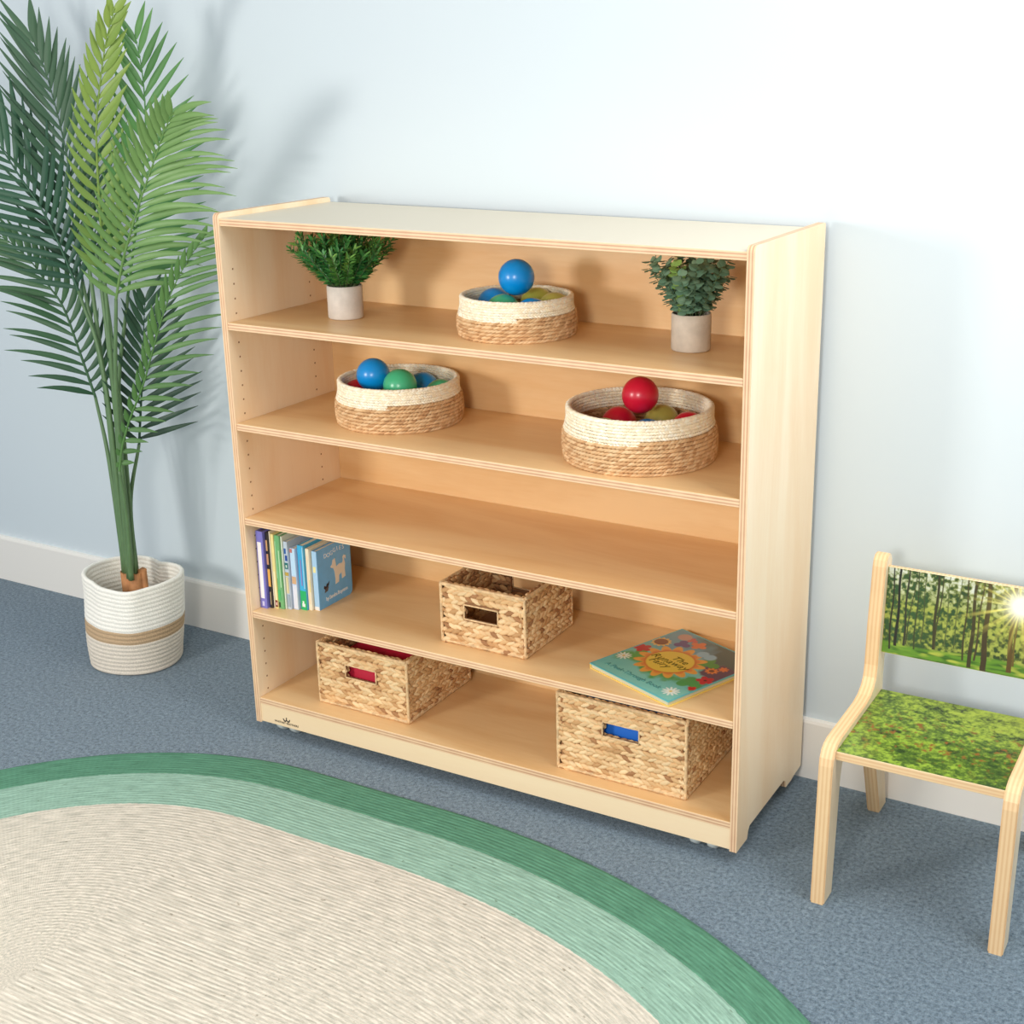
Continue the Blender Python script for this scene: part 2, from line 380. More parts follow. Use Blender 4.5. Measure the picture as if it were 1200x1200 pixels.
# ------------------------------------------------------------------ shelf unit
W, D, H, ZB, T = 1.219, .378, 1.2182, .03, .015
SH = [.9853, .7605, .5398, .3131, .0939]; ST = .016
unit = empty('bookcase', (0, 0, 0), 'tall pale wooden open bookcase on casters against the pale blue wall', 'bookcase')
def side_outline():
    p = [(0, ZB), (.058, ZB), (.062, .045), (.070, .054), (.268, .054), (.280, .045), (.284, ZB), (.316, ZB), (.338, .034), (.378, .036)]
    r = .006
    p += [(D, H-r), (D-r*.3, H-r*.3), (D-r, H)]
    r = .012
    for i in range(5): a = PI/2*i/4; p.append((r-r*math.sin(a), H-r+r*math.cos(a)))
    return p
for nm, x0 in (('left', 0), ('right', W-T)):
    b = extrude_poly(side_outline(), -T/2, T/2); b.normal_update()
    for f in b.faces: f.material_index = 0 if abs(f.normal.x) > .8 else 1
    sgn = 1 if x0 == 0 else -1
    if True:                                       # two columns of flat discs, the peg holes' inner shade painted on
        zs = [.105+.032*i for i in range(32)]
        for yy in (.0315, .283):
            for z in zs:
                if any(abs(z-(s-ST/2)) < ST*.9 for s in SH): continue
                c = bmesh.ops.create_circle(b, cap_ends=True, radius=.0023, segments=10)
                mt = Matrix.Translation((sgn*(T/2+.00025), yy, z)) @ Matrix.Rotation(sgn*PI/2, 4, 'Y')
                bmesh.ops.transform(b, matrix=mt, verts=c['verts'])
                for f in c['verts'][0].link_faces: f.material_index = 2
    link('side_panel', bm_mesh(b, 'side'), unit, [wood_z, ply_x, peg_hole_shade], (x0+T/2, 0, 0))
TZ = 1.2075
top = panel('top_panel', T, .003, TZ-.016, W-T, D, TZ, laminate, ply_z, 'z', unit)
top.data.materials.append(wood_x)
for p in top.data.polygons:
    if p.normal.z < -.8: p.material_index = 2
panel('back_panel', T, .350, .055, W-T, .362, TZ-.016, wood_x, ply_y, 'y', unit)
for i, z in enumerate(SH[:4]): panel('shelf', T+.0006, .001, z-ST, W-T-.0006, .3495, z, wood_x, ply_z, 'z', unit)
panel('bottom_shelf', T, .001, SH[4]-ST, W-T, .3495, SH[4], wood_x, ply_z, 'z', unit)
kick = panel('kick_plate', T, .002, .0324, W-T, .018, SH[4]-ST, wood_kick, wood_kick, 'y', unit)
ink = mat('dark_brown_ink', (58, 46, 36), .6)
me = text_mesh('WHITNEY BROTHERS', .0068, spacing=1.1); o = link('lettering', me, kick, ink)
basis(o, (1, 0, 0), (0, 0, 1), (.090-W/2, -.0083, .0425-.0551))
b = bmesh.new()
for pts in ([(-.0098, .0035), (-.0075, -.001), (-.0045, -.0032), (-.0018, -.0015), (0, .0025)], [(.0098, .0035), (.0075, -.001), (.0045, -.0032), (.0018, -.0015), (0, .0025)], [(-.001, .0035), (.001, .0068)]):
    tube(b, [(x, 0, z) for x, z in pts], [.0013, .0019, .0021, .0016, .0011][:len(pts)], 6)
lg = link('logo_mark', bm_mesh(b, 'logo'), kick, ink, (.0905-W/2, -.0081, .0505-.0551)); lg.scale = (1, .15, 1)
plastic_grey = mat('clear_grey_plastic', (214, 220, 216), .25); metal = mat('zinc_metal', (150, 150, 150), .35, Metallic=.9)
for (x, y) in ((.066, .046), (W-.083, .046), (.066, .30), (W-.083, .30)):
    b = lathe([(0, -.011), (.019, -.011), (.024, -.008), (.025, 0), (.024, .008), (.019, .011), (0, .011)], 24)
    bmesh.ops.rotate(b, matrix=Matrix.Rotation(PI/2, 3, 'Y'), verts=b.verts)
    me = bpy.data.meshes.new('w'); b.to_mesh(me); b.free()
    b = bmesh.new()
    for dx in (-.019, .019):
        m2 = me.copy(); m2.transform(Matrix.Translation((dx, 0, 0))); b.from_mesh(m2); bpy.data.meshes.remove(m2)
    cs = link('caster', bm_mesh(box_bm(-.006, -.012, -.002, .006, .012, .052, .002), 'caster'), unit, metal, (x, y, .025))
    link('wheel', bm_mesh(b, 'wheel'), cs, plastic_grey)

# ------------------------------------------------------------------ round rope baskets
NAT = [(222, 184, 138), (212, 170, 124), (196, 152, 108), (230, 196, 152)]; WHT = [(255, 244, 218), (252, 239, 210), (255, 249, 230)]
def round_basket(x, y, z, r, h, hw, rows, label, step_deg, wrow=6):
    root = empty('round_basket', (x, y, z), label, 'basket', 'round two-tone baskets of balls')
    def rad(s): return r*(.955+.045*math.sin(PI*min(1, s*1.15+.12)))-.004    # s = z/h
    th = .008
    prof = [(0, .001)]+[(rad(0)*f, .001) for f in (.5, .97)]+[(rad(i/8)-.001, .004+(h-.007)*i/8) for i in range(9)]
    prof += [(rad(1)-th*.5, h-.001)]+[(rad(i/8)-th, .004+(h-.007)*i/8) for i in range(8, 0, -1)]+[(rad(.05)-th-.004, .005), (0, .005)]
    link('basket_core', bm_mesh(lathe(prof, 72), 'core'), root, mat('seagrass_core', (176, 136, 92), .9))
    def ring(zc, n, rr, tilt, size, cols, wts, out=1, off=0, sel=None):
        a = (np.arange(n)+off)/n*2*PI
        if sel is not None: a = a[sel(a)]
        if len(a) == 0: return None
        N = np.stack([np.cos(a), np.sin(a), 0*a], 1); Tn = np.stack([-np.sin(a), np.cos(a), 0*a], 1)
        Zv = np.array([0, 0, 1.0]); U = Tn*math.cos(tilt)+Zv*math.sin(tilt); Wd = -Tn*math.sin(tilt)+Zv*math.cos(tilt)
        C = N*rr; C[:, 2] = zc; N2 = N*out
        return lobes(C, U, Wd, N2, size, palette(len(a), cols, wts), 5, 6)
    hn = h-hw; rh = hn/rows; st = math.radians(step_deg); circ = 2*PI*r
    A, B = [], []
    wseg = lambda a: ((a-st) % (2*PI)) > PI*1.25        # the white braid drops one row over this arc
    for i in range(rows):
        zc = (i+.5)*rh; n = int(circ/.0088)
        sel = (lambda a: ~wseg(a)) if i == rows-1 else None
        s = ring(zc, n, rad(zc/h)+.0005, .34, (.0094, rh*.42, .0040), NAT, (4, 3, 1.3, 3), off=random.random(), sel=sel)
        A.append(s)
    hr = hw/wrow; m = int(circ/.0066)
    for i in range(wrow+2):
        zc = hn+(i+.5)*hr
        if i >= wrow: zc = hn-(i-wrow+.5)*hr
        sel = wseg if i >= wrow else None
        B.append(ring(min(zc, h-.002), m, rad(zc/h), (.42 if i % 2 else -.42), (.0054, hr*.52, .0022), WHT, (3, 2, 2), off=(i % 2)*.5, sel=sel))
    for i in range(wrow): B.append(ring(hn+(i+.5)*hr, m, rad((hn+(i+.5)*hr)/h)-th, (.42 if i % 2 else -.42), (.0054, hr*.52, .0020), WHT, (3, 2, 2), off=(i % 2)*.5))
    B.append(ring(h-.0005, int(circ/.009), rad(1)-th*.5, .12, (.0075, .0032, .0055), WHT, (3, 1, 3)))
    for i in range(rows): A.append(ring((i+.5)*rh+.001, int(circ/.0115), rad((i+.5)*rh/h)-th+.0008, .34, (.0104, rh*.46, .003), NAT, (2, 3, 3, 1), off=random.random()))
    lobe_object('seagrass_weave', [s for s in A if s], root, straw_mat)
    lobe_object('white_braid_rim', [s for s in B if s], root, straw_mat)
    return root
round_basket(.634, .182, SH[0], .125, .080, .030, 7, 'smallest round seagrass basket with white rim on top shelf between the plants', 302)
round_basket(.315, .200, SH[1], .143, .094, .032, 8, 'middle-sized round seagrass basket with white rim under the small needle-leaved plant', 296)
round_basket(.917, .178, SH[1], .158, .106, .037, 9, 'largest round seagrass basket with white rim on second shelf under the eucalyptus', 296)

# ------------------------------------------------------------------ balls
def ball_mat(n, c): return mat(n, c, .32, .5, **{'Coat Weight': .3, 'Coat Roughness': .2})
BLUE = ball_mat('blue_plastic', (0, 152, 236)); GREEN = ball_mat('green_plastic', (72, 192, 140)); RED = ball_mat('red_plastic', (218, 24, 58))
LIME = ball_mat('yellow_green_plastic', (190, 196, 90)); OLIVE = ball_mat('yellow_plastic', (184, 178, 88)); 
def ball_mesh(m):
    me = bm_mesh(lathe([(0 if i in (0, 32) else .037*math.sin(PI*i/32), -.037*math.cos(PI*i/32)) for i in range(33)], 48), 'ball', True); me.materials.append(m); return me
BM = {id(m): ball_mesh(m) for m in (BLUE, GREEN, RED, LIME, OLIVE)}
ball0 = bpy.data.objects.new('plastic_ball', BM[id(BLUE)])
def ball(x, y, z, m, label, group):
    o = ball0.copy(); o.data = BM[id(m)]; COL.objects.link(o); o.location = (x, y, z); o.rotation_euler = (random.random()*.5, random.random()*.5, 0)
    tag(o, label, 'ball', group)
g = 'balls in the smallest round basket'
z0 = SH[0]+.047
ball(.6360, .180, SH[0]+.1150, BLUE, 'blue ball perched highest in the smallest basket on the top shelf', g)
ball(.5640, .2090, z0, BLUE, 'darker blue ball low in the smallest basket, left of the perched blue ball', g)
ball(.6220, .1480, z0, GREEN, 'green ball low in smallest basket directly under the perched blue ball', g)
ball(.6420, .2520, z0, LIME, 'yellow-green ball behind the perched blue ball in the smallest basket', g)
ball(.7060, .2120, z0, OLIVE, 'yellow-green ball at the right inside of the smallest basket', g)
ball(.6960, .1380, z0-.001, BLUE, 'barely visible blue ball behind front rim of the smallest basket', g)
g = 'balls in the middle-sized round basket'
z0 = SH[1]+.046
ball(.2680, .1720, SH[1]+.1005, BLUE, 'bright blue ball on top in the middle-sized basket', g)
ball(.3430, .1660, SH[1]+.0850, GREEN, 'large green ball beside the bright blue ball in the middle-sized basket', g)
ball(.2170, .1830, z0, RED, 'red ball low behind rim of middle-sized basket, partly under the bright blue ball', g)
ball(.3260, .2760, z0+.008, BLUE, 'darker blue ball behind the green ball in the middle-sized basket', g)
ball(.3980, .2420, z0+.006, GREEN, 'darker green ball against the right inside of the middle-sized basket', g)
ball(.4060, .1680, z0-.001, OLIVE, 'yellow-green ball just showing over front rim of middle-sized basket at right', g)
g = 'balls in the largest round basket'
z0 = SH[1]+.050
ball(.9160, .1820, SH[1]+.1235, RED, 'bright red ball on top of the pile in the largest basket', g)
for (px, py, m, lb) in ((735, 499, RED, 'red ball under and left of the topmost red ball in the largest basket'),
                        (718, 511, LIME, 'yellow-green ball nearest the front rim of the largest basket'),
                        (767, 510, BLUE, 'blue ball just showing over the front rim of largest basket'),
                        (779, 495, OLIVE, 'olive yellow ball at right behind the topmost red ball in the largest basket'),
                        (812, 503, RED, 'dull red ball at the right inside of the largest basket')):
    p = at(px, py, z=z0); 
    if m is LIME: p = Vector((.868, .118, z0-.002))
    if m is BLUE: p = Vector((.9480, .150, z0-.002))
    if px == 735: p = Vector((.8600, .2000, z0+.002))
    if m is OLIVE: p = Vector((.9300, .2550, z0+.002))
    if px == 812: p = Vector((1.0010, .2300, z0))
    ball(p.x, p.y, p.z, m, lb, g)

# ------------------------------------------------------------------ rectangular woven baskets
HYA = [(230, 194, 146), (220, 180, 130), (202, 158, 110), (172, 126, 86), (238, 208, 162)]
def rect_basket(x, y, z, w, d, h, hole, label, wts=(4, 3, 2, .8, 3), lip=True):
    root = empty('woven_bin', (x, y, z), label, 'basket', 'water hyacinth bins on the lower shelves')
    t = .010; hx0, hx1, hz0, hz1 = hole
    # inner box: four walls and floor; front and back walls have the hand hole
    b = bmesh.new(); i = .004
    for yy0, yy1 in ((i, i+t*.5), (d-i-t*.5, d-i)):
        box_bm(i, yy0, 0.002, hx0, yy1, h-.003, bm=b); box_bm(hx1, yy0, 0.002, w-i, yy1, h-.003, bm=b)
        box_bm(hx0, yy0, 0.002, hx1, yy1, hz0, bm=b); box_bm(hx0, yy0, hz1, hx1, yy1, h-.003, bm=b)
    box_bm(i, i, .002, i+t*.5, d-i, h-.003, bm=b); box_bm(w-i-t*.5, i, .002, w-i, d-i, h-.003, bm=b)
    box_bm(i, i, .001, w-i, d-i, .005, bm=b)
    link('basket_core', bm_mesh(b, 'core'), root, mat('hyacinth_core', (150, 108, 72), .95))
    rows = max(5, round(h/.0215)); rh = h/rows; parts = []; pitch = .0150
    X, Y, Z = np.array([1., 0, 0]), np.array([0, 1., 0]), np.array([0, 0, 1.])
    def wall(org, U, N, L, holed, inner=False):
        C, UU, WW, NN, S = [], [], [], [], []
        n = int(L/pitch)
        for r in range(rows):
            ph = random.random(); flip = 1
            for half in (0, 1):
                zc = (r+.27+.46*half)*rh; tl = (.36 if half == 0 else -.36)*flip
                for q in range(n+1):
                    s = (q+ph+.5*half)/n*L
                    if s < -.002 or s > L+.002: continue
                    s = min(max(s, .0035), L-.0035)
                    if holed and hz0-.003 < zc < hz1+.003:
                        if hx0-.001 < s < hx1+.001: continue
                        gap = hx0-s if s < hx0 else s-hx1
                    else: gap = 1
                    tt = tl+random.uniform(-.07, .07)
                    C.append(org+U*s+Z*(zc+random.uniform(-.0008, .0008))+N*random.uniform(-.0008, .001)); UU.append(U*math.cos(tt)+Z*math.sin(tt)); WW.append(-U*math.sin(tt)+Z*math.cos(tt)); NN.append(N)
                    S.append((min(pitch*.98, s+.003, L-s+.003, gap+.004), rh*.27, .0036 if inner else .0050))
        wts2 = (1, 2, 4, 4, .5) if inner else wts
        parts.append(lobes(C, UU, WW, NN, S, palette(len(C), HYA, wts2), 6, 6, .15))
    fr, bk, lf, rg = np.array([0, .004, 0.]), np.array([0, d-.004, 0.]), np.array([.004, 0, 0.]), np.array([w-.004, 0, 0.])
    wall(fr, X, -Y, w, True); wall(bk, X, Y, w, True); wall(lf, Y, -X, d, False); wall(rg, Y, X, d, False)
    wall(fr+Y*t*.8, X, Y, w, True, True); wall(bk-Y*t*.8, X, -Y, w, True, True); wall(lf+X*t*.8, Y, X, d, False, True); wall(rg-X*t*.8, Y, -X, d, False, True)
    lobe_object('woven_wall', parts, root, straw_mat)
    # wrapped wire frame: rim, base and corners, hand hole border
    b = bmesh.new(); r = .0032; e = .002
    def bar(p, q, rr=r):
        n = max(2, int((Vector(q)-Vector(p)).length/.008)); pts = [Vector(p).lerp(Vector(q), k/n) for k in range(n+1)]
        tube(b, pts, [rr*(.86+.28*random.random()) for _ in pts], 6)
    c4 = [(e, e), (w-e, e), (w-e, d-e), (e, d-e)]
    for k in range(4):
        p, q = c4[k], c4[(k+1) % 4]
        bar((p[0], p[1], h-.002), (q[0], q[1], h-.002), .0042); bar((p[0], p[1], .0045), (q[0], q[1], .0045), .0038); bar((p[0], p[1], .002), (p[0], p[1], h-.002), .0036)
    for yy in (.0012, d-.0012):
        for p, q in (((hx0, hz0), (hx1, hz0)), ((hx1, hz0), (hx1, hz1)), ((hx1, hz1), (hx0, hz1)), ((hx0, hz1), (hx0, hz0))):
            bar((p[0], yy, p[1]), (q[0], yy, q[1]), .0019)
    link('frame_wrapping', bm_mesh(b, 'wrap', True), root, mat('pale_hyacinth_wrap', (226, 192, 146), .75, var=.25, scale=90))
    return root
rect_basket(.155, .049, SH[4], .253, .258, .152, (.080, .166, .079, .111), 'woven hyacinth bin on the bottom shelf with red contents behind its hand hole')
rect_basket(.498, .060, SH[3], .213, .207, .138, (.060, .145, .064, .097), 'empty woven hyacinth bin on the shelf between the books', (4, 2, 2, 1, 3))
rect_basket(.797, .035, SH[4], .297, .285, .175, (.107, .191, .099, .132), 'biggest woven hyacinth bin on bottom shelf with blue contents behind its hand hole', (5, 3, 1, .5, 4))
def cloth(x, y, z, w, d, h, m, label):
    n = 24; V = []; F = []
    for i in range(n+1):
        for j in range(n+1):
            u, v = i/n, j/n; e = min(1, 6*min(u, 1-u, v, 1-v))
            zz = h*(.86+.14*e)+.006*math.sin(9*u+2*math.sin(5*v))*e+.004*math.sin(13*v+3*u)*e
            V.append((w*u, d*v, zz))
    for i in range(n):
        for j in range(n): F.append((i*(n+1)+j, (i+1)*(n+1)+j, (i+1)*(n+1)+j+1, i*(n+1)+j+1))
    me = mesh_np('cloth', V, F); b = bmesh.new(); b.from_mesh(me)
    be = [e for e in b.edges if e.is_boundary]; r = bmesh.ops.extrude_edge_only(b, edges=be)
    vs = [v for v in r['geom'] if isinstance(v, bmesh.types.BMVert)]
    for v in vs: v.co.z = 0
    bmesh.ops.contextual_create(b, geom=[e for e in b.edges if e.is_boundary])
    bmesh.ops.recalc_face_normals(b, faces=b.faces)
    o = link('folded_cloth', bm_mesh(b, 'cloth', True), None, m, (x, y, z)); tag(o, label, 'cloth')
cloth(.155+.024, .049+.022, SH[4]+.010, .205, .214, .112, mat('red_fabric', (190, 14, 52), .7, bump=.2, scale=300), 'crimson red contents showing through hand hole of bottom-shelf bin')
cloth(.797+.026, .035+.024, SH[4]+.010, .246, .236, .150, mat('blue_fabric', (10, 104, 206), .7, bump=.2, scale=300), 'bright blue contents showing through hand hole of the biggest bin')

# ------------------------------------------------------------------ books
def book(x0, x1, y0, z, h, dep, cov, label, labels=(), pages=(236, 228, 206), rnd=0, cat='book', board=.0022):
    """upright book: spine towards -Y; labels = (z0, z1, inset, colour) patches printed on the spine"""
    root = empty('picture_book', (x0, y0, z), label, cat, 'picture books standing on the fourth shelf'); w = x1-x0
    cm = mat('cover_colour', cov, .35, var=.05, scale=60, **{'Coat Weight': .3})
    b = bmesh.new()
    if rnd:
        pts = [(0, 0), (dep-rnd, 0)]+[(dep-rnd+rnd*math.sin(a), rnd-rnd*math.cos(a)) for a in (.4, .8, 1.2, PI/2)]+[(dep, h-rnd)]+[(dep-rnd+rnd*math.cos(a), h-rnd+rnd*math.sin(a)) for a in (.4, .8, 1.2, PI/2)]+[(0, h)]
        for a0, a1 in ((0, board), (w-board, w)):
            t = extrude_poly(pts, a0, a1); me = bpy.data.meshes.new('t'); t.to_mesh(me); t.free(); b.from_mesh(me); bpy.data.meshes.remove(me)
    else:
        box_bm(0, 0, 0, board, dep, h, .0006, 1, b); box_bm(w-board, 0, 0, w, dep, h, .0006, 1, b)
    box_bm(0.0002, -.0006, 0, w-.0002, .002, h, .0006, 2, b)
    cv = link('cover', bm_mesh(b, 'cover'), root, cm)
    pg = [(.002, .002), (dep-.003-rnd*.5, .002), (dep-.003, .002+rnd), (dep-.003, h-.002-rnd), (dep-.003-rnd*.5, h-.002), (.002, h-.002)]
    link('page_block', bm_mesh(extrude_poly(pg, board, w-board), 'pages'), root, mat('page_edges', pages, .8))
    for li_, (a, c, ins, colr) in enumerate(labels):
        link('spine_patch', bm_mesh(box_bm(w*ins[0], -.0009-.00025*li_, h*a, w*ins[1], -.0004, h*c), 'patch'), cv, mat('spine_print', colr, .4))
    return root
z = SH[3]
def yx(x): return .022+.35*x
b = book(.0165, .0365, .029, z, .189, .20, (120, 118, 200), 'thick purple book at the left end of the row of books', [(.13, .86, (.17, .72), (240, 236, 240)), (.03, .09, (.35, .65), (200, 200, 236))], (90, 84, 120))
b.rotation_euler.y = .012
spine_i = mat('spine_ink', (120, 110, 120), .6)
book(.0395, .0468, .036, z, .186, .20, (34, 30, 34), 'black book with orange patches on its spine next to the purple book', [(.29, .52, (.03, .97), (232, 172, 84)), (.76, .90, (.15, .8), (206, 160, 110)), (.58, .72, (.12, .85), (200, 148, 112)), (.05, .22, (.42, .68), (190, 170, 130))])
book(.0476, .0502, .040, z, .188, .20, (232, 222, 200), 'thin cream book between the black book and the yellow book', board=.0006)
book(.0510, .0592, .041, z, .182, .20, (240, 222, 150), 'slim yellow spine book beside the green book', [(.02, .11, (.1, .9), (120, 40, 36)), (.045, .085, (.3, .75), (240, 200, 190)), (.12, .5, (.2, .8), (244, 232, 186))])
book(.0600, .0742, .043, z, .180, .20, (112, 178, 118), 'green book with pale lettering band in the row of books', [(.02, .09, (.02, .36), (48, 60, 44)), (.30, .80, (.66, .84), (190, 222, 180)), (.42, .92, (.05, .25), (160, 206, 160)), (.12, .26, (.04, .5), (84, 184, 110))])
book(.0750, .0785, .047, z, .178, .19, (222, 230, 212), 'thin pale green book beside the green book', board=.0008)
b = book(.0795, .0905, .050, z, .166, .18, (188, 202, 216), 'grey-blue book with small colourful picture squares down its spine', [(.82, .90, (.1, .6), (40, 90, 160)), (.72, .80, (.3, .85), (28, 70, 150)), (.60, .69, (.08, .9), (30, 110, 110)), (.62, .66, (.35, .65), (220, 232, 214)), (.50, .55, (.1, .9), (190, 160, 70)), (.04, .22, (.15, .85), (158, 172, 186)), (.24, .48, (.2, .75), (222, 208, 160))])
b = book(.0920, .1065, .056, z, .150, .16, (196, 214, 238), 'pale blue and white book with tan patch on its spine', [(.56, .98, (.15, .95), (190, 222, 244)), (.42, .54, (.1, .9), (214, 172, 130)), (.02, .40, (.15, .95), (224, 226, 236)), (.93, .99, (.05, .5), (196, 120, 110))])
book(.1090, .1265, .062, z, .158, .17, (66, 176, 222), 'bright cyan book with a green base to its spine', [(0, .30, (0.02, .98), (40, 178, 106)), (.05, .10, (.25, .75), (232, 240, 232)), (.10, .14, (.35, .6), (232, 240, 232)), (.38, .78, (.36, .56), (140, 140, 196)), (.34, .98, (.8, .96), (150, 212, 240))])
book(.1275, .1375, .067, z, .151, .15, (240, 228, 200), 'cream book between the cyan book and the dog book', [(.10, .88, (.3, .6), (244, 214, 180)), (.3, .5, (.65, .9), (238, 224, 150))])
dog = book(.1390, .1530, .075, z, .1443, .122, (112, 186, 240), 'blue board book with white dog picture and white lettering on its cover', [(.0, 1, (.02, .98), (168, 206, 236)), (.64, .74, (.15, .7), (236, 226, 160)), (.0, .06, (.05, .95), (240, 236, 230))], rnd=.012)
CX = .0140
white_ink = mat('white_print', (236, 240, 240), .5); cream_ink = mat('cream_print', (240, 232, 216), .5); black_ink = mat('black_print', (44, 40, 48), .5)
cov = dog.children[0]
for i, ch in enumerate('DOGGIES'):
    u = .030+.0110*i; v = .124-.0022*math.sin(i*1.3)+.004*i/6
    o = link('lettering', text_mesh(ch, .0150), cov, white_ink); a = .12*math.sin(i*2.1)
    basis(o, (0, math.cos(a), math.sin(a)), (0, -math.sin(a), math.cos(a)), (CX+.0003, u, v))
o = link('lettering', text_mesh('by Sandra Boynton', .0125, spacing=.85, bold=.0002), cov, white_ink); basis(o, (0, 1, .02), (0, -.02, 1), (CX+.0003, .064, .020))
def decal(name, pts, x, m, parent, rev=False):
    return link(name, bm_mesh(extrude_poly(pts, x, x+.0004), name), parent, m)
dp = [(.052, .094), (.058, .098), (.061, .108), (.070, .110), (.072, .098), (.073, .088), (.084, .092), (.096, .090), (.099, .097), (.098, .104), (.103, .108), (.110, .104), (.109, .096), (.105, .098), (.106, .102), (.103, .100), (.106, .086), (.104, .072), (.105, .054), (.092, .052), (.091, .068), (.082, .064), (.080, .048), (.067, .046), (.068, .060), (.066, .078), (.062, .088), (.056, .090)]
decal('dog_picture', [(a-.006, b_-.002) for a, b_ in dp], CX, cream_ink, cov)
decal('small_dog_picture', [(.018, .048), (.022, .044), (.028, .046), (.036, .050), (.040, .060), (.034, .056), (.030, .056), (.026, .050), (.020, .054)], CX, black_ink, cov)
decal('small_dog_picture', [(.020, .036), (.032, .038), (.036, .048), (.024, .047)], CX, mat('grey_print', (96, 86, 84), .5), cov)

# picture book lying flat
FB = empty('flat_picture_book', (.849, .086, SH[3]), 'large square picture book with a sunflower cover lying flat on the shelf', 'book', rz=math.radians(-21.8))
bw, bd, bh = .237, .268, .0125
b = bmesh.new(); box_bm(0, 0, 0, bw, bd, .0025, .0006, 1, b); box_bm(-.0008, .001, .001, .0022, bd-.001, bh-.001, .0008, 2, b)
bc = link('back_cover', bm_mesh(b, 'bc'), FB, mat('yellow_cover_edge', (244, 208, 110), .4))
link('page_block', bm_mesh(box_bm(.003, .003, .0024, bw-.004, bd-.004, bh-.0022), 'pb'), FB, mat('flat_book_pages', (214, 206, 176), .8))
ca, sa = math.cos(math.radians(-21.8)), math.sin(math.radians(-21.8))
def uvb(px, py):
    p = at(px, py, z=SH[3]+bh); dx, dy = p.x-.849, p.y-.086
    return (dx*ca+dy*sa)/bw, (-dx*sa+dy*ca)/bd
nx, ny = 190, 214
U, Vv = np.meshgrid(np.linspace(0, 1, nx), np.linspace(0, 1, ny), indexing='ij')
def vnoise(U, V, f, seed=0, oct=3):
    r = np.random.default_rng(seed); out = 0; amp = 1; tot = 0
    for o in range(oct):
        n = max(2, int(f*2**o)); n2 = n+2; G = r.random((n2+1, n2+1))
        x, y = np.clip(U, 0, .9999)*n, np.clip(V, 0, .9999)*n; i, j = x.astype(int), y.astype(int); fx, fy = x-i, y-j
        fx = fx*fx*(3-2*fx); fy = fy*fy*(3-2*fy)
        out = out+amp*(G[i, j]*(1-fx)*(1-fy)+G[i+1, j]*fx*(1-fy)+G[i, j+1]*(1-fx)*fy+G[i+1, j+1]*fx*fy); tot += amp; amp *= .55
    return out/tot
def mixc(C, m, c):
    m = np.clip(m, 0, 1)[..., None]; return C*(1-m)+srgb(np.array(c))*m
N1 = vnoise(U, Vv, 6, 1); N2 = vnoise(U, Vv, 16, 2)
C = np.ones(U.shape+(3,))*srgb(np.array((126, 200, 186)))
C = mixc(C, (N1-.3)*1.2, (96, 186, 180))
C = mixc(C, (Vv-.55)*6+(N1-.5)*2, (104, 156, 178))
C = mixc(C, 1.4-abs(Vv-.30-.04*np.sin(9*U))*14+(N2-.5)*2, (78, 160, 84))
C = mixc(C, ((U-.5)*3+(Vv-.75)*3+(N1-.5)*2), (70, 92, 92))
C = mixc(C, (1-((U-.9)/.2)**2-((Vv-.62)/.16)**2)*3+(N2-.5)*3, (96, 66, 92))
asp = bd/bw
def blob(px, py, r, c, pet=0, rin=.75, soft=18, c2=None, rc=.35):
    global C
    u0, v0 = uvb(px, py); dx, dy = U-u0, (Vv-v0)*asp; a = np.arctan2(dy, dx); q = np.sqrt(dx*dx+dy*dy)
    R = r*(rin+(1-rin)*np.abs(np.cos(a*pet/2)) if pet else 1.0)
    C = mixc(C, (R-q)/r*soft, c)
    if c2: C = mixc(C, (r*rc-q)/r*soft, c2)
u0, v0 = uvb(785.3, 775.4)
blob(749, 768, .13, (86, 166, 80), 3, .4); blob(808, 800, .12, (70, 158, 84), 3, .4); blob(830, 778, .12, (80, 150, 70), 3, .4)
blob(785.3, 775.4, .335, (236, 168, 72), 15, .72, 30); blob(785.3, 775.4, .27, (228, 138, 66), 15, .85, 20); blob(785.3, 775.4, .238, (214, 120, 52), 0); blob(785.3, 775.4, .220, (238, 204, 78), 0)
blob(731, 768, .080, (232, 238, 226), 11, .35, 12, (220, 190, 80), .22); blob(786, 810, .085, (232, 240, 230), 11, .35, 12, (226, 200, 90), .22)
blob(753, 759, .090, (196, 30, 48), 5, .6); blob(826.5, 797.6, .085, (198, 26, 52), 5, .6, 18, (90, 10, 30), .2); blob(811, 807, .045, (200, 30, 40), 4, .6)
blob(775, 752, .10, (236, 190, 96), 12, .7, 18, (128, 66, 40), .68); blob(834, 786.5, .065, (230, 130, 60), 9, .6, 18, (110, 50, 40), .4); blob(848, 785, .05, (226, 120, 60), 7, .6)
blob(800, 755, .085, (92, 64, 130), 3, .5); blob(803, 747, .075, (196, 150, 140), 0, 1, 5); blob(819, 757, .085, (226, 120, 70), 4, .55); blob(812, 751, .055, (204, 90, 90), 3, .5)
blob(828, 769, .11, (150, 190, 210), 2, .4, 6)
edge = np.minimum(np.minimum(U, 1-U), np.minimum(Vv, 1-Vv)); C = mixc(C, (.018-edge)*120, (88, 186, 196))
idx = np.arange(nx*ny).reshape(nx, ny)
F = np.stack([idx[:-1, :-1], idx[1:, :-1], idx[1:, 1:], idx[:-1, 1:]], -1).reshape(-1, 4)
me = mesh_np('cover_print', np.stack([U*bw, Vv*bd, 0*U+bh], -1).reshape(-1, 3), F, C.reshape(-1, 3))
fc = link('front_cover', bm_mesh(box_bm(0, 0, bh-.0025, bw, bd, bh-.0002, .0005, 1), 'fc'), FB, mat('cover_edge', (120, 196, 190), .4))
link('cover_picture', me, fc, cover_mat)
gi = mat('olive_ink', (110, 96, 34), .6)
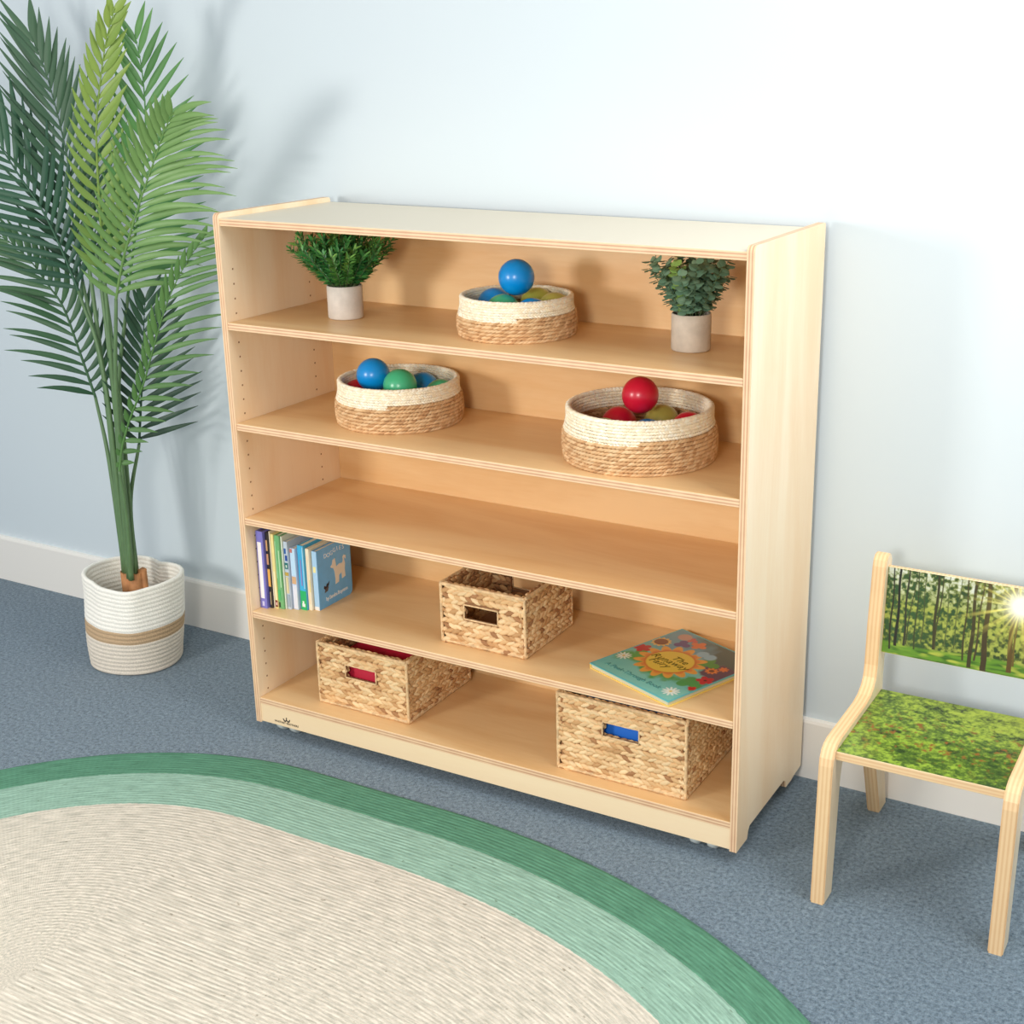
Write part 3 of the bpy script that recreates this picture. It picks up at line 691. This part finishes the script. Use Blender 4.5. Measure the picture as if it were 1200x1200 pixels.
for s, du, dv, sz in (('The', .045, .070, .026), ('Runaway', .0, -.003, .027), ('Fairy', -.045, -.076, .026)):
    o = link('lettering', text_mesh(s, sz, shear=.25, spacing=1.05, bold=-.0002), fc, gi); basis(o, (1, 0, 0), (0, 1, 0), ((u0+du)*bw, v0*bd+dv*bd, bh+.0004))
o = link('lettering', text_mesh('A Peek-Through Book', .0175, shear=.15), fc, mat('teal_ink', (74, 138, 132), .6)); basis(o, (1, .02, 0), (-.02, 1, 0), (bw*.43, bd*.105, bh+.0004))

# ------------------------------------------------------------------ small potted plants
concrete = mat('pale_concrete', (214, 206, 196), .85, .3, var=.10, scale=40, bump=.3, bscale=120)
concrete2 = mat('warm_concrete', (200, 188, 172), .85, .3, var=.12, scale=35, bump=.3, bscale=120)
soil = mat('dark_soil', (52, 42, 34), 1)
def leafset(items):
    """items: (base, dir, side, length, width, colour, curl). Each leaf: 2x4 grid with a fold"""
    V, F, Cc = [], [], []
    for (p, d, s, L, w_, c, curl) in items:
        n = d.cross(s).normalized(); o = len(V)
        for i, t in enumerate((0, .3, .62, .86, 1.0)):
            ww = w_*(.12, .9, 1, .62, .06)[i]; q = p+d*(L*t)+n*(curl*L*t*t)
            for k_, m in ((-1, .18), (0, 0), (1, .18)): V.append(q+s*(ww*k_)+n*(ww*m)); Cc.append(c)
        for i in range(4):
            for j in (0, 1): a = o+i*3+j; F.append((a, a+1, a+4, a+3))
    return V, F, Cc
def pot(x, y, z, m, cat_label, kind):
    root = empty('potted_plant', (x, y, z), cat_label, 'plant')
    r, h = .0385, .072
    prof = [(0, .0005), (r-.002, .0005), (r, .003), (r, h-.002), (r-.001, h), (r-.004, h), (r-.005, h-.003), (r-.005, h-.012), (0, h-.012)]
    link('pot', bm_mesh(lathe(prof, 48), 'pot'), root, m)
    link('soil', bm_mesh(lathe([(0, h-.013), (r-.0052, h-.013), (r-.0052, h-.009), (0, h-.007)], 32), 'soil'), root, soil)
    items = []; b = bmesh.new()
    lim = TZ-.016-z-.004
    nst = 80 if kind == 'needle' else 34
    for i in range(nst):
        a = 2*PI*i*.618; sp = math.sqrt((i+.5)/nst); 
        L = random.uniform(.09, .135) if kind == 'needle' else random.uniform(.08, .125)
        tilt = sp*(.80 if kind == 'needle' else .58)
        d0 = Vector((math.cos(a)*math.sin(tilt), math.sin(a)*math.sin(tilt), math.cos(tilt)))
        p0 = Vector((math.cos(a)*sp*.022, math.sin(a)*sp*.022, h-.009))
        pts = []; n = 12 if kind == 'needle' else 9
        for q in range(n+1):
            t = q/n; p = p0+d0*(L*t)+Vector((math.cos(a), math.sin(a), 0))*(.012*t*t*sp)+Vector((0, 0, .010*t*t))
            p.z = min(p.z, lim-.012-.006*random.random()); pts.append(p)
        tube(b, pts, [.0012*(1-.5*q/n) for q in range(n+1)], 5)
        tint = random.random()
        for q in range(1, n+1):
            t = q/n; T_ = (pts[q]-pts[q-1]).normalized() if (pts[q]-pts[q-1]).length > 1e-5 else d0
            if kind == 'needle':
                for rep in range(6):
                    ph = random.random()*2*PI; a1 = T_.cross(Vector((.3, .2, 1))).normalized(); a2 = T_.cross(a1)
                    rad_ = a1*math.cos(ph)+a2*math.sin(ph); dd = (T_*.75+rad_*.75).normalized(); s = dd.cross(rad_).normalized()
                    base = pts[q-1].lerp(pts[q], random.random())
                    if base.z < h+.004: continue
                    if base.z+dd.z*.018 > lim: dd.z *= .1; dd.normalize()
                    g_ = random.random(); c = srgb(np.array((40+60*g_*g_+30*(tint > .75), 100+60*g_+14*(tint > .75), 50+30*g_)))
                    items.append((base, dd, s, random.uniform(.014, .021), .0021, c, -.12))
            else:
                for sd in (-1, 1):
                    for pair in range(2):
                        ph = q*PI/2+pair*PI/4+random.uniform(-.3, .3); a1 = T_.cross(Vector((.3, .2, 1))).normalized(); a2 = T_.cross(a1)
                        rad_ = (a1*math.cos(ph)+a2*math.sin(ph))*sd; dd = (T_*.35+rad_*.9).normalized(); s = dd.cross(T_).normalized()
                        base = pts[q]-T_*.004*pair
                        if base.z < h+.006: continue
                        if base.z+dd.z*.018 > lim: dd.z *= .05; dd.normalize()
                        g_ = random.random(); y_ = tint > .80
                        c = srgb(np.array((140+36*g_, 178+24*g_, 92+24*g_) if y_ else (96+40*g_, 134+34*g_, 108+30*g_)))
                        items.append((base, dd, s, random.uniform(.014, .020), .0072, c, random.uniform(-.1, .25)))
    link('stems', bm_mesh(b, 'stems', True), root, mat('stem_green', (92, 110, 70), .6))
    V, F, Cc = leafset(items)
    link('foliage', mesh_np('fol', [tuple(v) for v in V], F, np.array(Cc)), root, leaf_mat)
pot(.209, .164, SH[0], concrete, 'needle-leaved dark green plant in a pale concrete pot on top shelf', 'needle')
pot(1.022, .186, SH[0], concrete2, 'round-leaved eucalyptus plant in a small grey-beige pot on top shelf', 'round')

# ------------------------------------------------------------------ rope floor basket with the palm
FC = Vector((-.566, .180, 0))
rim_px = [(358, 268), (430, 212), (520, 185), (620, 178), (700, 210), (805, 245), (800, 275),  (640, 330), (560, 348), (480, 335), (400, 305)]
rim = [at(x/3.75, 600+y/3.75, z=.25)-Vector((0, 0, .25)) for x, y in rim_px]
rc = sum(rim, Vector())/len(rim)
ang = np.array([math.atan2(p.y-rc.y, p.x-rc.x) for p in rim]); rr = np.array([(p-rc).length for p in rim]); o_ = np.argsort(ang); ang = ang[o_]; rr = rr[o_]
A3 = np.concatenate([ang-2*PI, ang, ang+2*PI]); R3 = np.tile(rr, 3)
na = 160; th_ = np.arange(na)/na*2*PI-PI; Rr = np.interp(th_, A3, R3)
for _ in range(10): Rr = (np.roll(Rr, 1)+Rr*2+np.roll(Rr, -1))/4
root = empty('rope_basket', (0, 0, 0), 'white and greige coiled rope floor basket with a tan band holding the palm', 'basket')
nrow = 21; hgt = .247; V, F, MI = [], [], []; rows_ = []
def ring_at(s, bulge, inset=0):
    sm = s*s*(3-2*s); out = []
    for j, a in enumerate(th_):
        rb = .117+.004*math.cos(3*a+1); r = rb*(1-sm)+Rr[j]*sm+.006*math.sin(PI*min(1, s*1.3))*(1-s*.4)+bulge-inset
        c = FC*(1-sm)+rc*sm
        zz = hgt*s+(.004*math.sin(2*a+.6))*s
        out.append((c.x+r*math.cos(a), c.y+r*math.sin(a), zz+.001))
    return out
seq = [[(FC.x+.05*math.cos(a), FC.y+.05*math.sin(a), .0008) for a in th_], ring_at(0, -.004)]
mats_seq = [2]
for i in range(nrow):
    m = 0 if (i+.5)/nrow > .515 else (1 if (i+.5)/nrow > .385 else 2)
    for q in range(5):
        t = (q+.5)/5; seq.append(ring_at((i+t)/nrow, .0030*math.sin(PI*t)**.6-.002)); mats_seq.append(m)
seq.append(ring_at(1, -.006)); mats_seq.append(0)
for i in range(nrow-1, 0, -1):
    for q in range(4, -1, -1):
        t = (q+.5)/5; seq.append(ring_at((i+t)/nrow, -.0030*math.sin(PI*t)**.6+.002, .010)); mats_seq.append(0 if i/nrow > .47 else 2)
seq.append([(FC.x+.02*math.cos(a), FC.y+.02*math.sin(a), .012) for a in th_]); mats_seq.append(2)
V = [p for s in seq for p in s]
for i in range(len(seq)-1):
    for j in range(na): F.append((i*na+j, i*na+(j+1) % na, (i+1)*na+(j+1) % na, (i+1)*na+j)); MI.append(mats_seq[i])
me = mesh_np('rope', V, F, None, True, MI)
def rope_mat(n, c): return mat(n, c, .85, .2, var=.05, scale=220, bump=.6, bscale=260)
link('coiled_rope_wall', me, root, [rope_mat('white_rope', (252, 248, 238)), rope_mat('tan_rope', (196, 168, 134)), mat('greige_rope', (228, 218, 202), .85, .2, var=.12, scale=320, bump=.6, bscale=300)])

palm = empty('potted_palm', (-.562, .185, .02), 'tall artificial palm with feathery fronds standing in the rope basket', 'plant')
PL = Vector(palm.location)
b = bmesh.new()
hs = at(150, 690, y=.18)
for (dx, dy, r, zt, tw) in ((-.012, 0, .021, .243, 0), (.014, -.004, .018, .246, .5), (.028, .010, .011, .252, 1)):
    pts = [(dx*1.0, dy, .0), (dx, dy, .1), (dx, dy, zt-.02)]
    nn = 14; base = len(b.verts)
    rings = []
    for zz in (0, .08, .16, zt-.02):
        rings.append([b.verts.new((dx+(r+.0015*math.cos(5*q))*math.cos(2*PI*q/nn), dy+(r+.0015*math.sin(4*q))*math.sin(2*PI*q/nn), zz+(.004*math.sin(q*1.7) if zz > .17 else 0))) for q in range(nn)])
    for A_, B_ in zip(rings, rings[1:]):
        for q in range(nn): b.faces.new((A_[q], A_[(q+1) % nn], B_[(q+1) % nn], B_[q])).smooth = True
    b.faces.new(rings[0][::-1]); b.faces.new(rings[-1])
link('trunk_sheath', bm_mesh(b, 'sheath'), palm, mat('orange_brown_bark', (190, 132, 84), .7, var=.22, scale=45, bump=.5, bscale=80))
b = lathe([(0, .0), (.085, 0), (.095, .12), (.09, .122), (0, .125)], 32)
link('inner_pot', bm_mesh(b, 'ip'), palm, mat('dark_filler', (120, 108, 94), .9), (.0, 0, .002))

stem_m = mat('palm_stem', (96, 128, 86), .5, var=.12, scale=25)
def frond(px, ys, cb, ct, lenL, lenR, aL, aR, bendL, bendR, stem_x, t0=0.0, n=24, wid=.0077, tilt=(0, 0), lean=0, lt=None, mid=None, pl=1.0, pr=1.0):
    """px: rachis pixels base to tip; ys depths base to tip; leaflets each side; angles from the rachis at base"""
    L = len(px)
    P = [at(x, y, y=ys[0]+(ys[1]-ys[0])*(i/(L-1))**1.3) for i, (x, y) in enumerate(px)]
    R = catmull(P, 8); seg = [0]
    for a_, b_ in zip(R, R[1:]): seg.append(seg[-1]+(b_-a_).length)
    tot = seg[-1]
    def ev(t):
        s = t*tot
        for i in range(len(R)-1):
            if seg[i+1] >= s: f = (s-seg[i])/max(1e-9, seg[i+1]-seg[i]); return R[i].lerp(R[i+1], f), (R[i+1]-R[i]).normalized()
        return R[-1], (R[-1]-R[-2]).normalized()
    base = P[0]; s0 = at(stem_x[0], 672, y=.175+stem_x[1]); s0.z = .235
    m1 = s0.lerp(base, .5)+Vector((-.0, 0, 0)) if mid is None else at(mid[0], mid[1], y=.5*(.175+ys[0]))
    st = catmull([s0, m1, base], 10)
    b = bmesh.new(); pts = [p-PL for p in st]; tube(b, pts, [.0074-.0034*i/(len(pts)-1) for i in range(len(pts))], 7, 1)
    q2 = [p-PL for p in R]
    toc = (CAM-base).normalized(); Nf = (toc+Vector((tilt[0], 0, tilt[1]))).normalized()
    me0 = bpy.data.meshes.new('s'); b.to_mesh(me0); b.free()
    V, F, Cc = [], [], []
    cb_, ct_ = np.array(cb, float), np.array(ct, float)
    for i in range(n):
        for sd in (-1, 1):
            t = t0+(1-t0)*((i+.5+.3*sd*.5)/n); p, T_ = ev(min(t, .995)); S = T_.cross(Nf).normalized()*sd
            if sd < 0: l0, a0, bn, pw = lenL, aL, bendL, pl
            else: l0, a0, bn, pw = lenR, aR, bendR, pr
            prof = (min(1, .55+2.2*t) if lt is None else min(1, lt+1.6*t))*(1-max(0, t-.45)**1.6*1.35)
            ln = l0*prof*random.uniform(.93, 1.05); al = math.radians(a0*(1-.62*t**pw))+random.uniform(-.05, .05)
            d = T_*math.cos(al)+S*math.sin(al); out = Nf*random.uniform(-.10, .22)
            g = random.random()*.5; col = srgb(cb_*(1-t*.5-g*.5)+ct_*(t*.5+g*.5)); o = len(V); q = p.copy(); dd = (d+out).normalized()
            K = 7; step = ln/K
            for k_ in range(K+1):
                u = k_/K; w_ = wid*(.35+2.6*u if u < .25 else 1.0)*(1-max(0, u-.35)**1.7*2.02); w_ = max(w_, .0004)
                sv = dd.cross(Nf).normalized(); nv = sv.cross(dd)
                V += [q-sv*w_-nv*w_*.35, q.copy(), q+sv*w_-nv*w_*.35]; Cc += [col*.94, col*1.05, col*.94]
                q = q+dd*step; dd = (dd+(T_*bn*.16)+Vector((0, 0, -.012*u))+Nf*(-.03*u)).normalized()
            for k_ in range(K):
                for j in (0, 1): a_ = o+k_*3+j; F.append((a_, a_+1, a_+4, a_+3))
    me1 = mesh_np('lf', [tuple(v-PL) for v in V], F, np.array(Cc))
    ns_ = 6; o = len(V)                       # the rachis, in the leaf's own green
    for i, p in enumerate(R):
        T_ = (R[min(i+1, len(R)-1)]-R[max(i-1, 0)]).normalized(); a_ = T_.cross(Vector((0, 1, .13))).normalized(); b2 = T_.cross(a_); r_ = .0036*(1-.75*i/(len(R)-1))
        for j in range(ns_): V.append(p+a_*math.cos(2*PI*j/ns_)*r_+b2*math.sin(2*PI*j/ns_)*r_); Cc.append(srgb(cb_*.6+ct_*.4))
    for i in range(len(R)-1):
        for j in range(ns_): F.append((o+i*ns_+j, o+i*ns_+(j+1) % ns_, o+(i+1)*ns_+(j+1) % ns_, o+(i+1)*ns_+j))
    me1 = mesh_np('lf', [tuple(v-PL) for v in V], F, np.array(Cc))
    b = bmesh.new(); b.from_mesh(me1); nf = len(b.faces); b.from_mesh(me0)
    b.faces.ensure_lookup_table()
    for i, f in enumerate(b.faces): f.material_index = 0 if i < nf else 1; f.smooth = True
    me = bpy.data.meshes.new('frond'); b.to_mesh(me); b.free()
    me.materials.append(palm_leaf); me.materials.append(stem_m)
    o = bpy.data.objects.new('frond', me); COL.objects.link(o); o.parent = palm
palm_leaf = attr_mat('palm_leaflet', .45, .45)
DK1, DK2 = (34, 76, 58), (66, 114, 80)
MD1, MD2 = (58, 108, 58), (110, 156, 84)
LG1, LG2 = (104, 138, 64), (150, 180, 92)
# far and dark ones first; their darkness is part leaf colour, part painted shade
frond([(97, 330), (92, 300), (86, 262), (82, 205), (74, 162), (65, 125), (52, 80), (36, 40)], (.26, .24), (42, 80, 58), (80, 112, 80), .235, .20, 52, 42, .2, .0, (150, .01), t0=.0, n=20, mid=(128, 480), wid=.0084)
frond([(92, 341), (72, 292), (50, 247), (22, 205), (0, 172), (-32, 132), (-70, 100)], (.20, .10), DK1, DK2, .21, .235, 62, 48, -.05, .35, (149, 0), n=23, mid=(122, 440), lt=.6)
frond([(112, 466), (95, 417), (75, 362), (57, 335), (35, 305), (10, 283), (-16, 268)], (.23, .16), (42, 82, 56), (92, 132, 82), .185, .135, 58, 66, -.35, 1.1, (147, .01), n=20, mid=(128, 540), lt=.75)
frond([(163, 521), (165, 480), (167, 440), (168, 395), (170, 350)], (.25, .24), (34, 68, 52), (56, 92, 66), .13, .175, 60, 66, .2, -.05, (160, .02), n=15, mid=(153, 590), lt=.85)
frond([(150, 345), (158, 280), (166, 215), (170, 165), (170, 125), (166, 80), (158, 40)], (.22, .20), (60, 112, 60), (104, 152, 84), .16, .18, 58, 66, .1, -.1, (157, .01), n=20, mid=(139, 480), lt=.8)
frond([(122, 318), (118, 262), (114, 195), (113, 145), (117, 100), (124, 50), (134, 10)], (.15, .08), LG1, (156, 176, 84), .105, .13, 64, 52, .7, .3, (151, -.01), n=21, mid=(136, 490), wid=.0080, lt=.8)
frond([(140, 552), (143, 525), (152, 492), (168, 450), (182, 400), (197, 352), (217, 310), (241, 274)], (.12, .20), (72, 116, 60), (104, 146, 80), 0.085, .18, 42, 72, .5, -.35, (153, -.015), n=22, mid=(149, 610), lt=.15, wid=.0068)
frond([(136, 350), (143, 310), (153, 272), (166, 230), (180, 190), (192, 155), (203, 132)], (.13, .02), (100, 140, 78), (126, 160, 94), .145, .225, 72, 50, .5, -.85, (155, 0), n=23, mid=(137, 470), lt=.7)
for (a_, b_, c_) in ((109, 345, 146), (121, 352, 150), (126, 360, 158)):      # bare leaf stalks that rise into the crown
    b = bmesh.new(); s0 = at(c_, 672, y=.18); s0.z = .235
    pts = [p-PL for p in catmull([s0, at((c_*.45+a_*.55)+3, 500, y=.19), at(a_, b_, y=.22), at(a_-9, b_-60, y=.25)], 8)]
    tube(b, pts, [.0072-.0030*i/(len(pts)-1) for i in range(len(pts))], 7)
    link('leaf_stalk', bm_mesh(b, 'stalk', True), palm, stem_m)

# ------------------------------------------------------------------ child's chair
chair = empty('child_chair', (1.387, 0, 0), 'small birch chair with forest pictures printed on seat and backrest', 'chair')
CW = .357
outline = [(-.045, 0), (-.035, .285), (-.032, .300), (-.024, .313), (-.010, .321), (.010, .325), (.060, .325), (.165, .325), (.195, .329), (.215, .339), (.227, .354), (.232, .378), (.235, .46), (.248, .580), (.252, .592), (.261, .600), (.272, .602), (.284, .598), (.292, .586), (.287, .45), (.283, .38), (.281, .330), (.285, .290), (.372, 0), (.324, 0), (.222, .250), (.212, .266), (.198, .276), (.17, .282), (.06, .282), (.040, .277), (.027, .264), (.020, .240), (.003, 0)]
for sx in (0, CW-.027):
    b = extrude_poly(outline, -.0135, .0135, bev=.002); b.normal_update()
    for f in b.faces: f.material_index = 0 if abs(f.normal.x) > .8 else 1
    link('leg_frame', bm_mesh(b, 'lf'), chair, [chair_wood, ply_chair], (sx+.0135, 0, 0))
def printed(name, P00, PU, PV, thick, Cgrid, parent, edge):
    """a thin board with a printed picture on its front face; grid of colours"""
    nx, ny = Cgrid.shape[:2]; U, V = np.meshgrid(np.linspace(0, 1, nx), np.linspace(0, 1, ny), indexing='ij')
    PU, PV, P00 = map(np.array, (PU, PV, P00)); G = P00+U[..., None]*PU+V[..., None]*PV
    idx = np.arange(nx*ny).reshape(nx, ny)
    F = np.stack([idx[:-1, :-1], idx[1:, :-1], idx[1:, 1:], idx[:-1, 1:]], -1).reshape(-1, 4)
    return link(name, mesh_np(name, G.reshape(-1, 3), F, Cgrid.reshape(-1, 3)), parent, print_mat)
sx0, sx1 = .027, CW-.027
seat = panel('seat', sx0, -.018, .2945, sx1, .272, .3115, chair_wood, ply_seat, 'z', chair)
# seat picture: mossy undergrowth
nx, ny = 330, 310
U, Vv = np.meshgrid(np.linspace(0, 1, nx), np.linspace(0, 1, ny), indexing='ij')
def nz(f, s, o=3, sy=1.0): return vnoise(U, Vv*sy, f, s, o)
persp = 1/(.35+Vv*1.0)
fine = nz(58, 11, 2); mid_ = nz(30, 12, 3); big = nz(5, 13, 3); hz = vnoise(U*.35, Vv, 16, 14, 3)
lum = .36*fine+.46*mid_+.22*big+.36*hz+.16*rng.random(U.shape); lum = (lum-lum.mean())/lum.std()
C = np.ones(U.shape+(3,))*srgb(np.array((92, 124, 36)))
C = mixc(C, .15+.5*lum, (160, 192, 62)); C = mixc(C, -.25-.6*lum, (50, 82, 22)); C = mixc(C, -1.0-.8*lum, (22, 38, 14))
C = mixc(C, (.45-Vv)*1.5*(.6-lum*.3)+(U-.55)*.7, (34, 72, 24))
C = mixc(C, (Vv-.6)*1.1+(U-.5)*.5+lum*.15, (190, 206, 74))
C = mixc(C, np.clip(nz(30, 15, 3)-.62, 0, 1)*9*np.clip(1-abs(Vv-.42)*2.6, 0, 1), (150, 92, 36))
g = .02*np.clip((mid_-.5), -.5, .5)
idx = np.arange(nx*ny).reshape(nx, ny); F = np.stack([idx[:-1, :-1], idx[1:, :-1], idx[1:, 1:], idx[:-1, 1:]], -1).reshape(-1, 4)
sw, sd_ = sx1-sx0-.001, .288
C = C*.86
sp_ = mesh_np('seat_picture', np.stack([(U-.5)*sw, (Vv-.5)*sd_, 0*U+.0088], -1).reshape(-1, 3), F, C.reshape(-1, 3))
link('moss_picture', sp_, seat, print_mat)
# backrest
BL, BT = Vector((0, .2535, .400)), Vector((0, .2660, .5775))
bu = (BT-BL); bh_ = bu.length; tilt_a = math.atan2(bu.y, bu.z)
back = panel('backrest', sx0, 0, 0, sx1, .012, bh_, chair_wood, ply_chair, 'y', chair)
c0 = Vector((CW/2, .006, bh_/2)); rot = Matrix.Rotation(-tilt_a, 3, 'X')
back.rotation_euler = (-tilt_a, 0, 0); back.location = Vector((CW/2, BL.y, BL.z))+rot @ Vector((0, .006, bh_/2))
nx, ny = 420, 250
U, Vv = np.meshgrid(np.linspace(0, 1, nx), np.linspace(0, 1, ny), indexing='ij')
a1 = vnoise(U, Vv*.6, 46, 21, 2); a2 = vnoise(U, Vv*.6, 20, 22, 2); a3 = vnoise(U, Vv*.6, 5, 23, 2)
lum = a1*1.0+a2*.35+a3*.08+.2*rng.random(U.shape); lum = (lum-lum.mean())/lum.std()
C = np.ones(U.shape+(3,))*srgb(np.array((84, 106, 44)))
C = mixc(C, .35+.5*lum+(Vv-.5)*.4+(U-.5)*.4, (176, 186, 84)); C = mixc(C, -.1-.75*lum+(.5-Vv)*.4, (34, 50, 26))
C = mixc(C, np.clip((Vv-.62)*2, 0, 1)*(.3+lum*.9), (226, 232, 216))
C = mixc(C, (.40-abs(Vv-.42))*.8-lum*.4-(U-.2)*1.0, (52, 92, 48))
gr = Vv-(.155-.02*np.sin(U*7))                        # grass strip
C = mixc(C, -gr*40, (104, 152, 44)); C = mixc(C, np.clip(-gr*20, 0, 1)*(vnoise(U*.6, Vv*2 % 1, 20, 25, 2)-.45)*3, (58, 104, 28)); C = mixc(C, np.clip(-gr*20, 0, 1)*(vnoise(U*.5, Vv, 22, 27, 2)-.55)*4, (190, 200, 80))
for (u_, w_, v0_, ln_, cc) in ((.045, .006, .05, 0, (44, 42, 26)), (.085, .009, .10, 0, (30, 30, 20)), (.137, .007, .12, .0, (50, 52, 34)), (.165, .004, .14, .05, (60, 62, 36)), (.205, .005, .10, 0, (58, 66, 34)), (.25, .004, .2, .0, (70, 78, 44)), (.328, .009, .14, 0, (60, 56, 30)), (.345, .005, .16, .03, (70, 66, 36)), (.40, .004, .22, 0, (90, 100, 52)), (.46, .004, .2, .02, (84, 94, 46)), (.517, .006, .08, 0, (66, 60, 32)), (.565, .011, .01, 0, (62, 54, 30)), (.60, .006, .10, .02, (70, 60, 36)), (.647, .015, .0, .0, (66, 52, 30)), (.805, .013, .04, 0, (96, 72, 32)), (.83, .006, .12, 0, (110, 88, 40)), (.925, .006, .12, 0, (104, 90, 44)), (.96, .012, .06, 0, (80, 62, 32))):
    uu = u_+ln_*(Vv-.5)+.004*np.sin(Vv*9+u_*40); C = mixc(C, (w_*(1.35-.4*Vv)*(1+.25*(a1-.5))-abs(U-uu))*320*((Vv > v0_)*1.0), cc)
C = C*.85
su, sv = .845, .80; dx, dy = (U-su)*sw/bh_, Vv-sv; q = np.sqrt(dx*dx+dy*dy); an = np.arctan2(dy, dx)
rays = np.abs(np.cos(an*9))**10+.7*np.abs(np.cos(an*7+.8))**16
C = mixc(C, np.exp(-q*7.5)*.9, (226, 214, 104)); C = mixc(C, rays*np.exp(-q*4.2)*1.5-.08, (252, 240, 120)); C = mixc(C, np.exp(-(q/.13)**2)*1.5, (255, 255, 236))
idx = np.arange(nx*ny).reshape(nx, ny); F = np.stack([idx[:-1, :-1], idx[1:, :-1], idx[1:, 1:], idx[:-1, 1:]], -1).reshape(-1, 4)
bp_ = mesh_np('forest', np.stack([(U-.5)*sw, 0*U-.0063, (Vv-.5)*(bh_-.002)], -1).reshape(-1, 3), F, C.reshape(-1, 3))
link('forest_picture', bp_, back, print_mat)

# ------------------------------------------------------------------ light
def area(name, loc, target, size, power, col=(1, 1, 1), shape='SQUARE', sy=None):
    l = bpy.data.lights.new(name, 'AREA'); l.energy = power; l.size = size; l.color = col
    if sy: l.shape = 'RECTANGLE'; l.size_y = sy
    o = bpy.data.objects.new(name, l); COL.objects.link(o); o.location = loc
    o.rotation_euler = (Vector(target)-Vector(loc)).to_track_quat('-Z', 'Y').to_euler()
area('studio_light', (-.6, -2.5, 1.35), (.5, .2, .8), .5, 33, (1, .95, .89))
area('studio_light', (1.55, -2.75, 1.55), (1.0, .2, .7), .5, 32, (1, .95, .89))
area('studio_light', (2.35, -.25, 2.15), (1.3, .35, 1.2), .9, 25, (1, .97, .93))
wd = bpy.data.worlds.new('world'); scene.world = wd; wd.use_nodes = True
wt_ = wd.node_tree; bg = wt_.nodes['Background']; bg.inputs[1].default_value = 1.0
tc = wt_.nodes.new('ShaderNodeTexCoord'); sp = wt_.nodes.new('ShaderNodeSeparateXYZ'); rp = wt_.nodes.new('ShaderNodeValToRGB')
wt_.links.new(tc.outputs['Generated'], sp.inputs[0]); wt_.links.new(sp.outputs[2], rp.inputs[0]); wt_.links.new(rp.outputs[0], bg.inputs[0])
rp.color_ramp.elements[0].position = 0.0; rp.color_ramp.elements[0].color = (.46, .475, .50, 1)
rp.color_ramp.elements[1].position = .8; rp.color_ramp.elements[1].color = (.74, .77, .80, 1)
vs = scene.view_settings; vs.view_transform = 'Standard'; vs.look = 'None'; vs.exposure = 0; vs.gamma = 1; vs.use_curve_mapping = False
